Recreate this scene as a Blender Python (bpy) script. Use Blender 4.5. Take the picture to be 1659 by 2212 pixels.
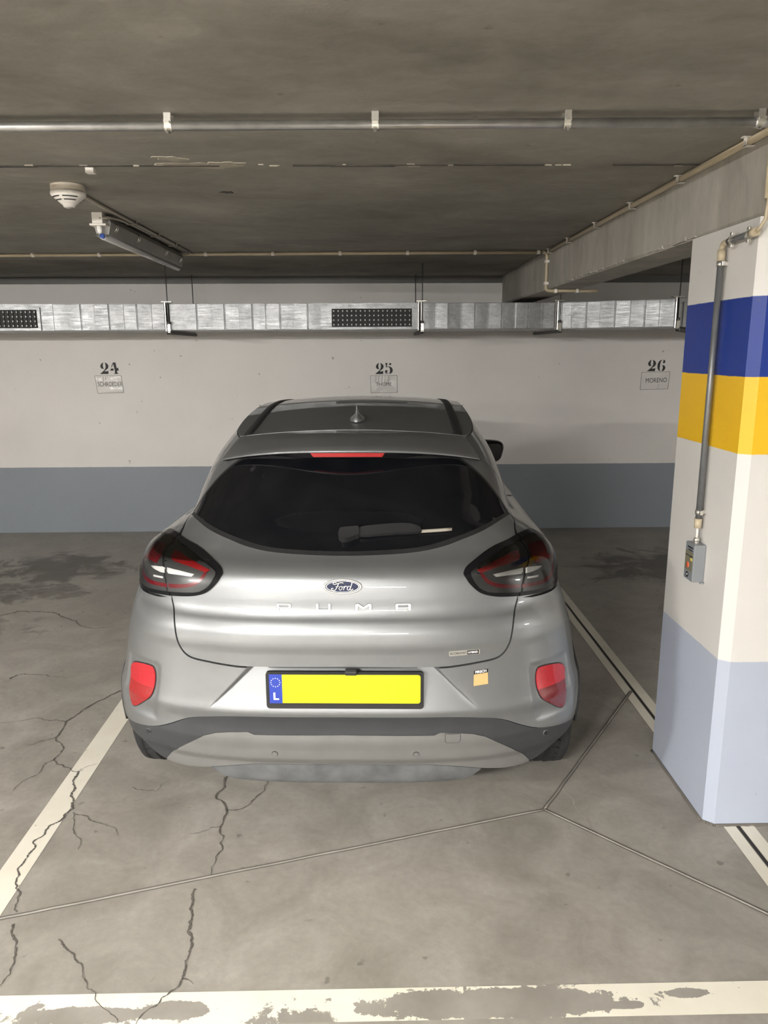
import bpy, bmesh, math, random
import numpy as np
from mathutils import Vector, Matrix
from mathutils.geometry import delaunay_2d_cdt

for o in list(bpy.data.objects):
    bpy.data.objects.remove(o)
SC = bpy.context.scene
COL = SC.collection
random.seed(7)
RNG = np.random.default_rng(7)

# ------------------------------------------------------------------ camera
CAM_H, FPX, PITCH, YAWC, ROLL = 1.75, 1612.3, .2142, .0182, -.0045
cam_d = bpy.data.cameras.new('camera')
cam = bpy.data.objects.new('camera', cam_d)
COL.objects.link(cam)
_f = Vector((math.sin(YAWC) * math.cos(PITCH), math.cos(YAWC) * math.cos(PITCH), -math.sin(PITCH)))
_r = Vector((math.cos(YAWC), -math.sin(YAWC), 0))
_u = _r.cross(_f)
_r2 = _r * math.cos(ROLL) + _u * math.sin(ROLL)
_u2 = -_r * math.sin(ROLL) + _u * math.cos(ROLL)
M = Matrix((( _r2.x, _u2.x, -_f.x, 0), (_r2.y, _u2.y, -_f.y, 0), (_r2.z, _u2.z, -_f.z, CAM_H), (0, 0, 0, 1)))
cam.matrix_world = M
cam_d.sensor_fit = 'VERTICAL'
cam_d.sensor_height = 24.0
cam_d.lens = 24.0 * FPX / 2212.0
cam_d.clip_start = .05
SC.camera = cam

# ------------------------------------------------------------------ world, exposure
w = bpy.data.worlds.new('world')
SC.world = w
w.use_nodes = True
w.node_tree.nodes['Background'].inputs[0].default_value = (.5, .5, .5, 1)
w.node_tree.nodes['Background'].inputs[1].default_value = 0.0
SC.view_settings.view_transform = 'Standard'
SC.view_settings.look = 'None'
SC.view_settings.gamma = 1
SC.view_settings.exposure = 1.31
SC.view_settings.use_curve_mapping = False

# lamps of the garage: (x, y, strength) of every lit ceiling tube
LAMPS = [(-1.6, -1.4, 310.0), (-5.6, -.9, 430.0), (8.6, -1.3, 360.0), (.1, -5.6, 260.0), (-5.0, -5.6, 260.0)]  # third lamp is added, to brighten the dark right bay
TUBE_L = 1.25

H = 2.415            # ceiling
YW = 7.226           # back wall

# ------------------------------------------------------------------ helpers: materials
MATS = {}
def new_mat(name):
    m = bpy.data.materials.new(name)
    m.use_nodes = True
    MATS[name] = m
    nt = m.node_tree
    b = nt.nodes['Principled BSDF']
    return m, nt, b

def srgb(r, g, b):
    f = lambda c: ((c / 255 + .055) / 1.055) ** 2.4 if c / 255 > .04045 else c / 255 / 12.92
    return (f(r), f(g), f(b), 1)

def N(nt, typ, **kw):
    n = nt.nodes.new(typ)
    for k, v in kw.items():
        if k.startswith('i_'):
            n.inputs[int(k[2:])].default_value = v
        else:
            setattr(n, k, v)
    return n

def simple(name, col, rough=.5, metal=0, coat=0, spec=.5, noise=0.0, nscale=8, bump=0.0, bscale=60):
    m, nt, b = new_mat(name)
    b.inputs['Base Color'].default_value = col
    b.inputs['Roughness'].default_value = rough
    b.inputs['Metallic'].default_value = metal
    b.inputs['Coat Weight'].default_value = coat
    b.inputs['Coat Roughness'].default_value = .03
    b.inputs['Specular IOR Level'].default_value = spec
    tc = N(nt, 'ShaderNodeTexCoord')
    n = N(nt, 'ShaderNodeTexNoise')
    n.inputs['Scale'].default_value = nscale
    n.inputs['Detail'].default_value = 5
    nt.links.new(tc.outputs['Object'], n.inputs['Vector'])
    mr = N(nt, 'ShaderNodeMapRange')
    mr.inputs[1].default_value = .3; mr.inputs[2].default_value = .7
    mr.inputs[3].default_value = 1 - noise; mr.inputs[4].default_value = 1 + noise
    nt.links.new(n.outputs[0], mr.inputs[0])
    mx = N(nt, 'ShaderNodeVectorMath', operation='SCALE')
    mx.inputs[0].default_value = col[:3]
    nt.links.new(mr.outputs[0], mx.inputs['Scale'])
    nt.links.new(mx.outputs[0], b.inputs['Base Color'])
    if bump:
        n2 = N(nt, 'ShaderNodeTexNoise')
        n2.inputs['Scale'].default_value = bscale
        n2.inputs['Detail'].default_value = 6
        nt.links.new(tc.outputs['Object'], n2.inputs['Vector'])
        bp = N(nt, 'ShaderNodeBump')
        bp.inputs['Strength'].default_value = bump
        bp.inputs['Distance'].default_value = .01
        nt.links.new(n2.outputs[0], bp.inputs['Height'])
        nt.links.new(bp.outputs[0], b.inputs['Normal'])
    return m

def ramp(nt, stops, interp='LINEAR'):
    r = N(nt, 'ShaderNodeValToRGB')
    cr = r.color_ramp
    cr.interpolation = interp
    while len(cr.elements) < len(stops):
        cr.elements.new(.5)
    for e, (p, c) in zip(cr.elements, stops):
        e.position = p
        e.color = c
    return r

def mixrgb(nt, fac, a, b, blend='MIX'):
    n = N(nt, 'ShaderNodeMix', data_type='RGBA', blend_type=blend)
    for s, v in ((n.inputs[0], fac), (n.inputs[6], a), (n.inputs[7], b)):
        if hasattr(v, 'is_output') or isinstance(v, bpy.types.NodeSocket):
            nt.links.new(v, s)
        else:
            s.default_value = v
    return n.outputs[2]

def noise(nt, vec, scale, detail=5, rough=.55, dist=0):
    n = N(nt, 'ShaderNodeTexNoise')
    n.inputs['Scale'].default_value = scale
    n.inputs['Detail'].default_value = detail
    n.inputs['Roughness'].default_value = rough
    n.inputs['Distortion'].default_value = dist
    nt.links.new(vec, n.inputs['Vector'])
    return n.outputs[0]

def math_(nt, op, a, b=None, clamp=False):
    n = N(nt, 'ShaderNodeMath', operation=op, use_clamp=clamp)
    for s, v in ((n.inputs[0], a), (n.inputs[1], b)):
        if v is None:
            continue
        if isinstance(v, bpy.types.NodeSocket):
            nt.links.new(v, s)
        else:
            s.default_value = v
    return n.outputs[0]

def maprange(nt, v, a, b, c=0., d=1., smooth=False):
    n = N(nt, 'ShaderNodeMapRange')
    if smooth:
        n.interpolation_type = 'SMOOTHSTEP'
    nt.links.new(v, n.inputs[0])
    for i, q in enumerate((a, b, c, d)):
        n.inputs[i + 1].default_value = q
    return n.outputs[0]

def mapping(nt, vec, scale=(1, 1, 1), loc=(0, 0, 0), rot=(0, 0, 0)):
    n = N(nt, 'ShaderNodeMapping')
    n.inputs['Scale'].default_value = scale
    n.inputs['Location'].default_value = loc
    n.inputs['Rotation'].default_value = rot
    nt.links.new(vec, n.inputs['Vector'])
    return n.outputs[0]

# ------------------------------------------------------------------ helpers: objects
def link(name, me, mat=None, parent=None, smooth=False):
    o = bpy.data.objects.new(name, me)
    COL.objects.link(o)
    if mat is not None:
        me.materials.clear()
        me.materials.append(mat)
    if parent is not None:
        o.parent = parent
    if smooth:
        me.polygons.foreach_set('use_smooth', [True] * len(me.polygons))
    return o

def tag(o, label=None, cat=None, group=None, kind=None):
    if label: o['label'] = label
    if cat: o['category'] = cat
    if group: o['group'] = group
    if kind: o['kind'] = kind
    return o

def empty(name, loc=(0, 0, 0), rz=0):
    o = bpy.data.objects.new(name, None)
    COL.objects.link(o)
    o.location = loc
    o.rotation_euler = (0, 0, rz)
    o.empty_display_size = .1
    return o

class MB:
    """collects shapes into one mesh"""
    def __init__(s):
        s.v, s.f, s.sm = [], [], []
    def add(s, vs, fs, smooth=False):
        k = len(s.v)
        s.v += [tuple(p) for p in vs]
        s.f += [[i + k for i in f] for f in fs]
        s.sm += [smooth] * len(fs)
        return s
    def box(s, x0, x1, y0, y1, z0, z1, mtx=None):
        vs = [Vector((x, y, z)) for x in (x0, x1) for y in (y0, y1) for z in (z0, z1)]
        if mtx is not None:
            vs = [mtx @ p for p in vs]
        return s.add(vs, [(0, 1, 3, 2), (4, 6, 7, 5), (0, 4, 5, 1), (2, 3, 7, 6), (0, 2, 6, 4), (1, 5, 7, 3)])
    def bbox(s, x0, x1, y0, y1, z0, z1, b=.005, mtx=None):
        """bevelled box"""
        bm = bmesh.new()
        bmesh.ops.create_cube(bm, size=1)
        for p in bm.verts:
            p.co = Vector((x0 + (p.co.x + .5) * (x1 - x0), y0 + (p.co.y + .5) * (y1 - y0), z0 + (p.co.z + .5) * (z1 - z0)))
        bmesh.ops.bevel(bm, geom=list(bm.edges), offset=b, segments=2, profile=.6, affect='EDGES')
        bm.verts.index_update()
        vs = [(mtx @ p.co) if mtx is not None else p.co.copy() for p in bm.verts]
        s.add(vs, [[q.index for q in f.verts] for f in bm.faces])
        bm.free()
        return s
    def tube(s, pts, r, n=12, caps=True, rr=None):
        pts = [Vector(p) for p in pts]
        k0 = len(s.v)
        T = []
        for i in range(len(pts)):
            a = pts[max(i - 1, 0)]; b = pts[min(i + 1, len(pts) - 1)]
            T.append((b - a).normalized())
        up = Vector((0, 0, 1)) if abs(T[0].z) < .9 else Vector((1, 0, 0))
        nx = T[0].cross(up).normalized()
        for i, (p, t) in enumerate(zip(pts, T)):
            nx = (nx - t * nx.dot(t)).normalized()
            ny = t.cross(nx)
            ri = rr[i] if rr else r
            for j in range(n):
                a = 2 * math.pi * j / n
                s.v.append(tuple(p + nx * (ri * math.cos(a)) + ny * (ri * math.sin(a))))
        for i in range(len(pts) - 1):
            for j in range(n):
                a = k0 + i * n + j; b = k0 + i * n + (j + 1) % n
                s.f.append([a, b, b + n, a + n]); s.sm.append(True)
        if caps:
            s.f.append([k0 + j for j in range(n)][::-1]); s.sm.append(False)
            e = k0 + (len(pts) - 1) * n
            s.f.append([e + j for j in range(n)]); s.sm.append(False)
        return s
    def lathe(s, prof, n=32, mtx=None, closed=False):
        """prof: (r, h) around local z"""
        k0 = len(s.v)
        for r, h in prof:
            for j in range(n):
                a = 2 * math.pi * j / n
                p = Vector((r * math.cos(a), r * math.sin(a), h))
                s.v.append(tuple(mtx @ p if mtx is not None else p))
        m = len(prof)
        for i in range(m if closed else m - 1):
            i2 = (i + 1) % m
            for j in range(n):
                s.f.append([k0 + i * n + j, k0 + i * n + (j + 1) % n, k0 + i2 * n + (j + 1) % n, k0 + i2 * n + j]); s.sm.append(True)
        return s
    def prism(s, poly, h, fn=None):
        """flat polygon (x,y) extruded 0..h along local z; fn maps local to world"""
        fn = fn or (lambda x, y, z: (x, y, z))
        n = len(poly)
        vs = [fn(x, y, 0) for x, y in poly] + [fn(x, y, h) for x, y in poly]
        fs = [list(range(n))[::-1], list(range(n, 2 * n))] + [[i, (i + 1) % n, (i + 1) % n + n, i + n] for i in range(n)]
        return s.add(vs, fs)
    def build(s, name, mat, parent=None):
        me = bpy.data.meshes.new(name)
        me.from_pydata(s.v, [], s.f)
        me.polygons.foreach_set('use_smooth', s.sm)
        me.update()
        bm = bmesh.new(); bm.from_mesh(me)
        bmesh.ops.recalc_face_normals(bm, faces=bm.faces)
        bm.to_mesh(me); bm.free()
        return link(name, me, mat, parent)

def copy_tree(o, parent=None):
    c = o.copy()
    COL.objects.link(c)
    c.parent = parent
    for ch in o.children:
        copy_tree(ch, c)
    return c

def text_mesh(txt, size, sx=1.0, extrude=0.0, space=1.0, align='CENTER', offset=0.0):
    cu = bpy.data.curves.new('txt', 'FONT')
    cu.body = txt; cu.size = size; cu.align_x = align; cu.align_y = 'CENTER'
    cu.extrude = extrude; cu.space_character = space; cu.offset = offset
    cu.resolution_u = 4
    ob = bpy.data.objects.new('txt', cu)
    COL.objects.link(ob)
    bpy.context.view_layer.update()
    dg = bpy.context.evaluated_depsgraph_get()
    me = bpy.data.meshes.new_from_object(ob.evaluated_get(dg))
    bpy.data.objects.remove(ob)
    bpy.data.curves.remove(cu)
    for p in me.vertices:
        p.co.x *= sx
    return me

def smooth_poly(pts, n=4, closed=True):
    """Catmull-Rom through points"""
    P = [Vector(p).to_2d() for p in pts]
    out = []
    m = len(P)
    for i in range(m if closed else m - 1):
        if closed:
            a, b, c, d = P[i - 1], P[i], P[(i + 1) % m], P[(i + 2) % m]
        else:
            a, b, c, d = P[max(i - 1, 0)], P[i], P[i + 1], P[min(i + 2, m - 1)]
        for k in range(n):
            t = k / n
            q = .5 * ((2 * b) + (c - a) * t + (2 * a - 5 * b + 4 * c - d) * t * t + (3 * b - a - 3 * c + d) * t ** 3)
            out.append((q.x, q.y))
    if not closed:
        out.append((P[-1].x, P[-1].y))
    return out

# ------------------------------------------------------------------ materials
def mat_floor():
    m, nt, b = new_mat('floor_concrete')
    v = N(nt, 'ShaderNodeTexCoord').outputs['Object']
    big = noise(nt, v, .8, 6, .6, .6)
    mid = noise(nt, v, 3.2, 7, .62, 1.2)
    fine = noise(nt, v, 40, 4)
    r1 = ramp(nt, [(.28, (.27, .25, .22, 1)), (.50, (.345, .322, .287, 1)), (.74, (.42, .398, .36, 1))])
    nt.links.new(mid, r1.inputs[0])
    r2 = ramp(nt, [(.3, (.80, .79, .77, 1)), (.7, (1.08, 1.08, 1.08, 1))])
    nt.links.new(big, r2.inputs[0])
    c = mixrgb(nt, 1.0, r1.outputs[0], r2.outputs[0], 'MULTIPLY')
    r3 = ramp(nt, [(.3, (.93, .93, .93, 1)), (.7, (1.05, 1.05, 1.05, 1))])
    nt.links.new(fine, r3.inputs[0])
    c = mixrgb(nt, 1.0, c, r3.outputs[0], 'MULTIPLY')
    # sparse dark specks
    sp = noise(nt, v, 17, 2, .5)
    spm = maprange(nt, sp, .70, .76)
    c = mixrgb(nt, math_(nt, 'MULTIPLY', spm, .55), c, (.10, .09, .08, 1))
    # oil and water stains left by cars in the neighbouring bays
    for (x, y, rx, ry, k, s) in [(-2.55, 6.0, .62, .42, .72, 1.7), (-3.0, 5.3, .55, .3, .6, 2.2), (-2.4, 5.35, .33, .2, .5, 2.5), (-2.75, 4.55, .55, .26, .62, 2.0),
                                 (-2.2, 3.55, .3, .16, .30, 3.0), (2.45, 5.9, .75, .55, .72, 1.6), (2.6, 4.9, .6, .45, .4, 2.0), (-3.2, 4.0, .4, .3, .35, 2.4)]:
        vv = mapping(nt, v, (1 / rx, 1 / ry, 1), (-x / rx, -y / ry, 0))
        ln = N(nt, 'ShaderNodeVectorMath', operation='LENGTH')
        nt.links.new(vv, ln.inputs[0])
        nn = noise(nt, v, s * 2.2, 6, .62, .8)
        d = math_(nt, 'ADD', ln.outputs['Value'], maprange(nt, nn, .25, .75, -.75, .75))
        mk = maprange(nt, d, .55, 1.0, k, 0.)
        c = mixrgb(nt, mk, c, (.055, .048, .04, 1))
    nt.links.new(c, b.inputs['Base Color'])
    rr_ = maprange(nt, mid, .3, .7, .38, .58)
    nt.links.new(rr_, b.inputs['Roughness'])
    b.inputs['Specular IOR Level'].default_value = .35
    bp = N(nt, 'ShaderNodeBump')
    bp.inputs['Strength'].default_value = .12
    bp.inputs['Distance'].default_value = .01
    nt.links.new(noise(nt, v, 22, 8, .6), bp.inputs['Height'])
    nt.links.new(bp.outputs[0], b.inputs['Normal'])
    return m

def mat_ceiling(name, c0, c1, c2, streak=(1, 1, 1)):
    m, nt, b = new_mat(name)
    v = N(nt, 'ShaderNodeTexCoord').outputs['Object']
    a = noise(nt, mapping(nt, v, streak), 1.4, 7, .6, .5)
    r = ramp(nt, [(.3, c0), (.5, c1), (.72, c2)])
    nt.links.new(a, r.inputs[0])
    f = noise(nt, mapping(nt, v, streak), 9, 6, .6, .8)
    r3 = ramp(nt, [(.3, (.86, .86, .85, 1)), (.7, (1.1, 1.1, 1.1, 1))])
    nt.links.new(f, r3.inputs[0])
    c = mixrgb(nt, 1.0, r.outputs[0], r3.outputs[0], 'MULTIPLY')
    sp = maprange(nt, noise(nt, v, 14, 3, .5), .73, .78)
    c = mixrgb(nt, math_(nt, 'MULTIPLY', sp, .5), c, (.05, .045, .04, 1))
    nt.links.new(c, b.inputs['Base Color'])
    b.inputs['Roughness'].default_value = .62
    b.inputs['Specular IOR Level'].default_value = .35
    bp = N(nt, 'ShaderNodeBump')
    bp.inputs['Strength'].default_value = .2
    bp.inputs['Distance'].default_value = .01
    nt.links.new(noise(nt, mapping(nt, v, streak), 12, 8, .6), bp.inputs['Height'])
    nt.links.new(bp.outputs[0], b.inputs['Normal'])
    return m

def mat_bands(name, bands, specks=.5, wob=.004):
    """painted masonry: bands = [(z_top, colour)...] upwards; last colour above all"""
    m, nt, b = new_mat(name)
    v = N(nt, 'ShaderNodeTexCoord').outputs['Object']
    sx = N(nt, 'ShaderNodeSeparateXYZ')
    nt.links.new(v, sx.inputs[0])
    z = math_(nt, 'ADD', sx.outputs[2], maprange(nt, noise(nt, v, 9, 6, .7), 0, 1, -wob, wob))
    c = bands[0][1]
    for (zt, _), (_, cn) in zip(bands[:-1], bands[1:]):
        c = mixrgb(nt, maprange(nt, z, zt - .0015, zt + .0015), c, cn)
    g = noise(nt, v, 1.3, 5, .6)
    r = ramp(nt, [(.3, (.95, .945, .94, 1)), (.7, (1.03, 1.03, 1.03, 1))])
    nt.links.new(g, r.inputs[0])
    c = mixrgb(nt, 1.0, c, r.outputs[0], 'MULTIPLY')
    sp = maprange(nt, noise(nt, v, 16, 2, .5), .755, .78)
    c = mixrgb(nt, math_(nt, 'MULTIPLY', sp, specks), c, (.09, .08, .07, 1))
    nt.links.new(c, b.inputs['Base Color'])
    b.inputs['Roughness'].default_value = .42
    b.inputs['Specular IOR Level'].default_value = .4
    bp = N(nt, 'ShaderNodeBump')
    bp.inputs['Strength'].default_value = .12
    bp.inputs['Distance'].default_value = .008
    nt.links.new(noise(nt, v, 30, 6, .6), bp.inputs['Height'])
    nt.links.new(bp.outputs[0], b.inputs['Normal'])
    return m

def mat_line(name, wear=.5, col=(.80, .76, .66, 1), seed=0, bare=()):
    """road paint, flaked off in patches"""
    m, nt, b = new_mat(name)
    v = mapping(nt, N(nt, 'ShaderNodeTexCoord').outputs['Object'], (1, 1, 1), (seed, seed * .7, 0))
    a = noise(nt, v, 3.2, 8, .68, .3)
    k = maprange(nt, a, wear, wear + .012)
    k2 = maprange(nt, noise(nt, v, 24, 5, .7), .66, .68)
    k = math_(nt, 'MAXIMUM', k, k2)
    for (bx_, by_, brx, bry) in bare:          # patches where the paint has come off altogether
        vo_ = N(nt, 'ShaderNodeTexCoord').outputs['Object']
        ln = N(nt, 'ShaderNodeVectorMath', operation='LENGTH')
        nt.links.new(mapping(nt, vo_, (1 / brx, 1 / bry, 0), (-bx_ / brx, -by_ / bry, 0)), ln.inputs[0])
        dd_ = math_(nt, 'ADD', ln.outputs['Value'], maprange(nt, noise(nt, vo_, 14, 7, .7), .2, .8, -.45, .45))
        k = math_(nt, 'MAXIMUM', k, maprange(nt, dd_, .99, 1.01, 1., 0.))
    conc = ramp(nt, [(.3, (.26, .24, .21, 1)), (.7, (.36, .335, .3, 1))])
    nt.links.new(noise(nt, v, 6, 5), conc.inputs[0])
    pc = ramp(nt, [(.3, (col[0] * .9, col[1] * .89, col[2] * .86, 1)), (.7, col)])
    nt.links.new(noise(nt, v, 5, 5), pc.inputs[0])
    nt.links.new(mixrgb(nt, k, pc.outputs[0], conc.outputs[0]), b.inputs['Base Color'])
    b.inputs['Roughness'].default_value = .5
    return m

def mat_paint():
    m, nt, b = new_mat('silver_car_paint')
    v = N(nt, 'ShaderNodeTexCoord').outputs['Object']
    b.inputs['Metallic'].default_value = .64
    b.inputs['Roughness'].default_value = .43
    b.inputs['Coat Weight'].default_value = .8
    b.inputs['Coat Roughness'].default_value = .03
    d = ramp(nt, [(.35, (.232, .240, .247, 1)), (.7, (.256, .264, .269, 1))])
    nt.links.new(noise(nt, v, 5, 6, .65), d.inputs[0])
    nt.links.new(d.outputs[0], b.inputs['Base Color'])
    return m

def mat_glass_dark(name, dust=.0):
    m, nt, b = new_mat(name)
    v = N(nt, 'ShaderNodeTexCoord').outputs['Object']
    n = noise(nt, v, 6, 7, .7, .5)
    b.inputs['Roughness'].default_value = .06
    b.inputs['Specular IOR Level'].default_value = .32
    r = ramp(nt, [(.4, (.004, .0045, .006, 1)), (.8, (.004 + dust, .0045 + dust * .95, .006 + dust * .85, 1))])
    nt.links.new(n, r.inputs[0])
    nt.links.new(r.outputs[0], b.inputs['Base Color'])
    return m

def mat_clear(name, tint=(.95, .95, .95, 1)):
    m, nt, b = new_mat(name)
    nt.nodes.remove(b)
    out = nt.nodes['Material Output']
    tr = N(nt, 'ShaderNodeBsdfTransparent'); tr.inputs[0].default_value = tint
    gl = N(nt, 'ShaderNodeBsdfGlossy'); gl.inputs['Roughness'].default_value = .04
    fr = N(nt, 'ShaderNodeFresnel'); fr.inputs[0].default_value = 1.5
    mx = N(nt, 'ShaderNodeMixShader')
    nt.links.new(fr.outputs[0], mx.inputs[0]); nt.links.new(tr.outputs[0], mx.inputs[1]); nt.links.new(gl.outputs[0], mx.inputs[2])
    nt.links.new(mx.outputs[0], out.inputs[0])
    return m

def mat_emit(name, col, s):
    m, nt, b = new_mat(name)
    b.inputs['Base Color'].default_value = (.8, .8, .8, 1)
    b.inputs['Emission Color'].default_value = col
    b.inputs['Emission Strength'].default_value = s
    return m

def mat_duct():
    m, nt, b = new_mat('galvanised_sheet')
    v = N(nt, 'ShaderNodeTexCoord').outputs['Object']
    b.inputs['Metallic'].default_value = .9
    r = ramp(nt, [(.3, (.22, .226, .232, 1)), (.7, (.34, .347, .353, 1))])
    nt.links.new(noise(nt, v, 9, 6, .65), r.inputs[0])
    vo = N(nt, 'ShaderNodeTexVoronoi')
    vo.inputs['Scale'].default_value = 70
    nt.links.new(v, vo.inputs['Vector'])
    r2 = ramp(nt, [(.0, (.85, .85, .85, 1)), (1., (1.08, 1.08, 1.08, 1))])
    nt.links.new(vo.outputs['Color'], r2.inputs[0])
    nt.links.new(mixrgb(nt, 1.0, r.outputs[0], r2.outputs[0], 'MULTIPLY'), b.inputs['Base Color'])
    nt.links.new(maprange(nt, noise(nt, mapping(nt, v, (3, 3, 30)), 4, 5), .3, .7, .30, .50), b.inputs['Roughness'])
    bp = N(nt, 'ShaderNodeBump')
    bp.inputs['Strength'].default_value = .25
    bp.inputs['Distance'].default_value = .01
    nt.links.new(noise(nt, mapping(nt, v, (6, 6, 22)), 2, 4), bp.inputs['Height'])
    nt.links.new(bp.outputs[0], b.inputs['Normal'])
    return m

WHITE_WALL = (.62, .60, .575, 1)
GREY_WALL = (.20, .222, .25, 1)
M_floor = mat_floor()
M_ceil = mat_ceiling('ceiling_concrete', (.175, .163, .14, 1), (.25, .236, .207, 1), (.33, .313, .277, 1), (1, 1.4, 1))
M_beam = mat_ceiling('beam_concrete', (.27, .252, .217, 1), (.37, .35, .31, 1), (.50, .475, .43, 1), (1.5, 1.5, .5))
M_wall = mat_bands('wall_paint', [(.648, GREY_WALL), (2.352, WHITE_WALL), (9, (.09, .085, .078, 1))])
M_wall2 = mat_bands('wall_paint_plain', [(.648, GREY_WALL), (9, WHITE_WALL)])
M_col = mat_bands('column_paint', [(.656, (.41, .45, .54, 1)), (1.40, (.65, .635, .61, 1)), (1.656, (.78, .47, .018, 1)), (1.914, (.012, .038, .25, 1)), (9, (.65, .635, .61, 1))], .35)
M_line = mat_line('line_paint', .64)
M_line2 = mat_line('line_paint_worn', .575, (.86, .82, .71, 1), 3.3, [(.33, 1.702, .36, .05), (.86, 1.725, .07, .016), (.68, 1.69, .06, .015), (-.80, 1.69, .16, .028), (-.55, 1.70, .10, .03)])
M_paint = mat_paint()
M_gap = simple('shut_gap_black', (.004, .004, .004, 1), .8)
M_glass = mat_glass_dark('privacy_glass', .006)
M_rubber = simple('black_rubber', (.018, .018, .019, 1), .55, noise=.2, nscale=20)
M_blackgloss = simple('gloss_black_plastic', (.006, .006, .007, 1), .16, spec=.35)
M_blackmatt = simple('matt_black_plastic', (.02, .02, .021, 1), .5, noise=.15)
M_trim = simple('grey_bumper_plastic', (.040, .042, .046, 1), .5, noise=.08, nscale=12)
M_skid = simple('silver_bumper_plastic', (.205, .203, .196, 1), .45, metal=.3, noise=.06, nscale=10)
M_lip = simple('dusty_grey_lip', (.115, .119, .122, 1), .55, noise=.25, nscale=16)
M_lampdark = simple('lamp_housing_grey', (.050, .051, .050, 1), .3, coat=.5)
M_red = simple('red_lamp_plastic', (.30, .007, .010, 1), .25, coat=.8)
M_reddark = simple('deep_red_lamp_plastic', (.15, .006, .012, 1), .22, coat=.8)
M_redbright = simple('red_reflector_plastic', (.42, .008, .018, 1), .25, coat=.8, noise=.12, nscale=90)
M_chrome = simple('bright_chrome', (.66, .65, .60, 1), .28, metal=.7)
M_lampwhite = simple('white_lamp_insert', (.72, .72, .70, 1), .25, metal=.3, coat=.5)
M_clear = mat_clear('clear_lens')
M_yellow = simple('yellow_plate', (.93, .86, .008, 1), .45)
M_eublue = simple('plate_blue', (.022, .05, .36, 1), .4)
M_whiteprint = simple('white_print', (.85, .85, .85, 1), .5)
M_blackprint = simple('black_print', (.012, .012, .012, 1), .5)
M_badgeblue = simple('badge_navy', (.010, .015, .05, 1), .45, spec=.25)
M_orange = simple('sticker_orange', (.62, .42, .18, 1), .45)
M_tyre = simple('tyre_rubber', (.022, .022, .023, 1), .75, noise=.2, nscale=25)
M_rim = simple('alloy_rim', (.4, .4, .4, 1), .3, metal=.8)
M_duct = mat_duct()
M_galv = simple('galvanised_steel', (.55, .55, .54, 1), .33, metal=.85, noise=.15, nscale=18)
M_zinc = simple('bright_zinc', (.68, .66, .60, 1), .25, metal=.8)
M_darksteel = simple('dark_steel', (.10, .10, .10, 1), .45, metal=.6)
M_greypipe = simple('grey_steel_pipe', (.17, .175, .18, 1), .38, metal=.4, noise=.12, nscale=14)
M_cream = simple('cream_conduit', (.47, .40, .28, 1), .4, noise=.06)
M_creamgrey = simple('grey_beige_conduit', (.36, .33, .28, 1), .45, noise=.06)
M_whiteplastic = simple('white_plastic', (.74, .71, .66, 1), .4)
M_fixture = simple('fixture_grey_plastic', (.30, .295, .275, 1), .4, noise=.1)
M_diffuser = simple('dull_diffuser', (.42, .415, .40, 1), .25, coat=.5)
M_bluecap = simple('blue_cap', (.05, .12, .5, 1), .4)
M_crack = simple('crack_dark', (.11, .10, .086, 1), .9, noise=.3, nscale=30)
M_crackpale = simple('crack_pale', (.42, .40, .36, 1), .9)
M_joint = simple('joint_dark', (.13, .12, .105, 1), .8, noise=.2)
M_jointbead = simple('joint_sealant', (.24, .222, .195, 1), .6, noise=.15)
M_jointblack = simple('joint_black', (.03, .028, .025, 1), .8)
M_devgrey = simple('device_grey', (.21, .225, .24, 1), .42)
M_sleeve = simple('plastic_sleeve', (.58, .565, .54, 1), .18, coat=.7, noise=.04, bump=.5, bscale=14)
M_sleeve_edge = simple('sleeve_edge', (.27, .26, .245, 1), .4)
M_stencil = simple('stencil_black', (.01, .01, .01, 1), .6, noise=.3)
M_grille = simple('grille_black', (.008, .008, .008, 1), .6)
M_nub = simple('grille_nub', (.28, .28, .27, 1), .4, metal=.5)
M_lamp_on = mat_emit('lit_tube', (1.0, .93, .83, 1), 1.0)
M_underbody = simple('underbody_black', (.012, .012, .012, 1), .8)
M_lime = simple('lime_streak', (.46, .435, .39, 1), .8, noise=.2)
M_patch = simple('ceiling_patch', (.36, .325, .265, 1), .8, noise=.2)
M_seam = simple('ceiling_seam', (.05, .046, .04, 1), .8, noise=.3, nscale=14)

# ================================================================== SETTING
X0, X1, YB = -11.0, 12.0, -8.0
def slab(name, x0, x1, y0, y1, z0, z1, mat):
    o = MB().box(x0, x1, y0, y1, z0, z1).build(name, mat)
    return tag(o, kind='structure')
floor = slab('floor', X0, X1, YB, YW, -.12, 0, M_floor)
ceiling = slab('ceiling', X0, X1, YB, YW, H, H + .15, M_ceil)
wall_back = slab('wall_back', X0, X1, YW, YW + .15, 0, H, M_wall)
wall_left = slab('wall_left', X0 - .15, X0, YB, YW, 0, H, M_wall2)
wall_right = slab('wall_right', X1, X1 + .15, YB, YW, 0, H, M_wall2)
wall_front = slab('wall_front', X0, X1, YB - .15, YB, 0, H, M_wall2)
tag(floor, 'stained grey concrete garage floor with cracks and painted bay lines')
tag(ceiling, 'raw concrete garage ceiling with a rough formwork seam')
tag(wall_back, 'white garage wall with a slate blue painted lower band')

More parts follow.
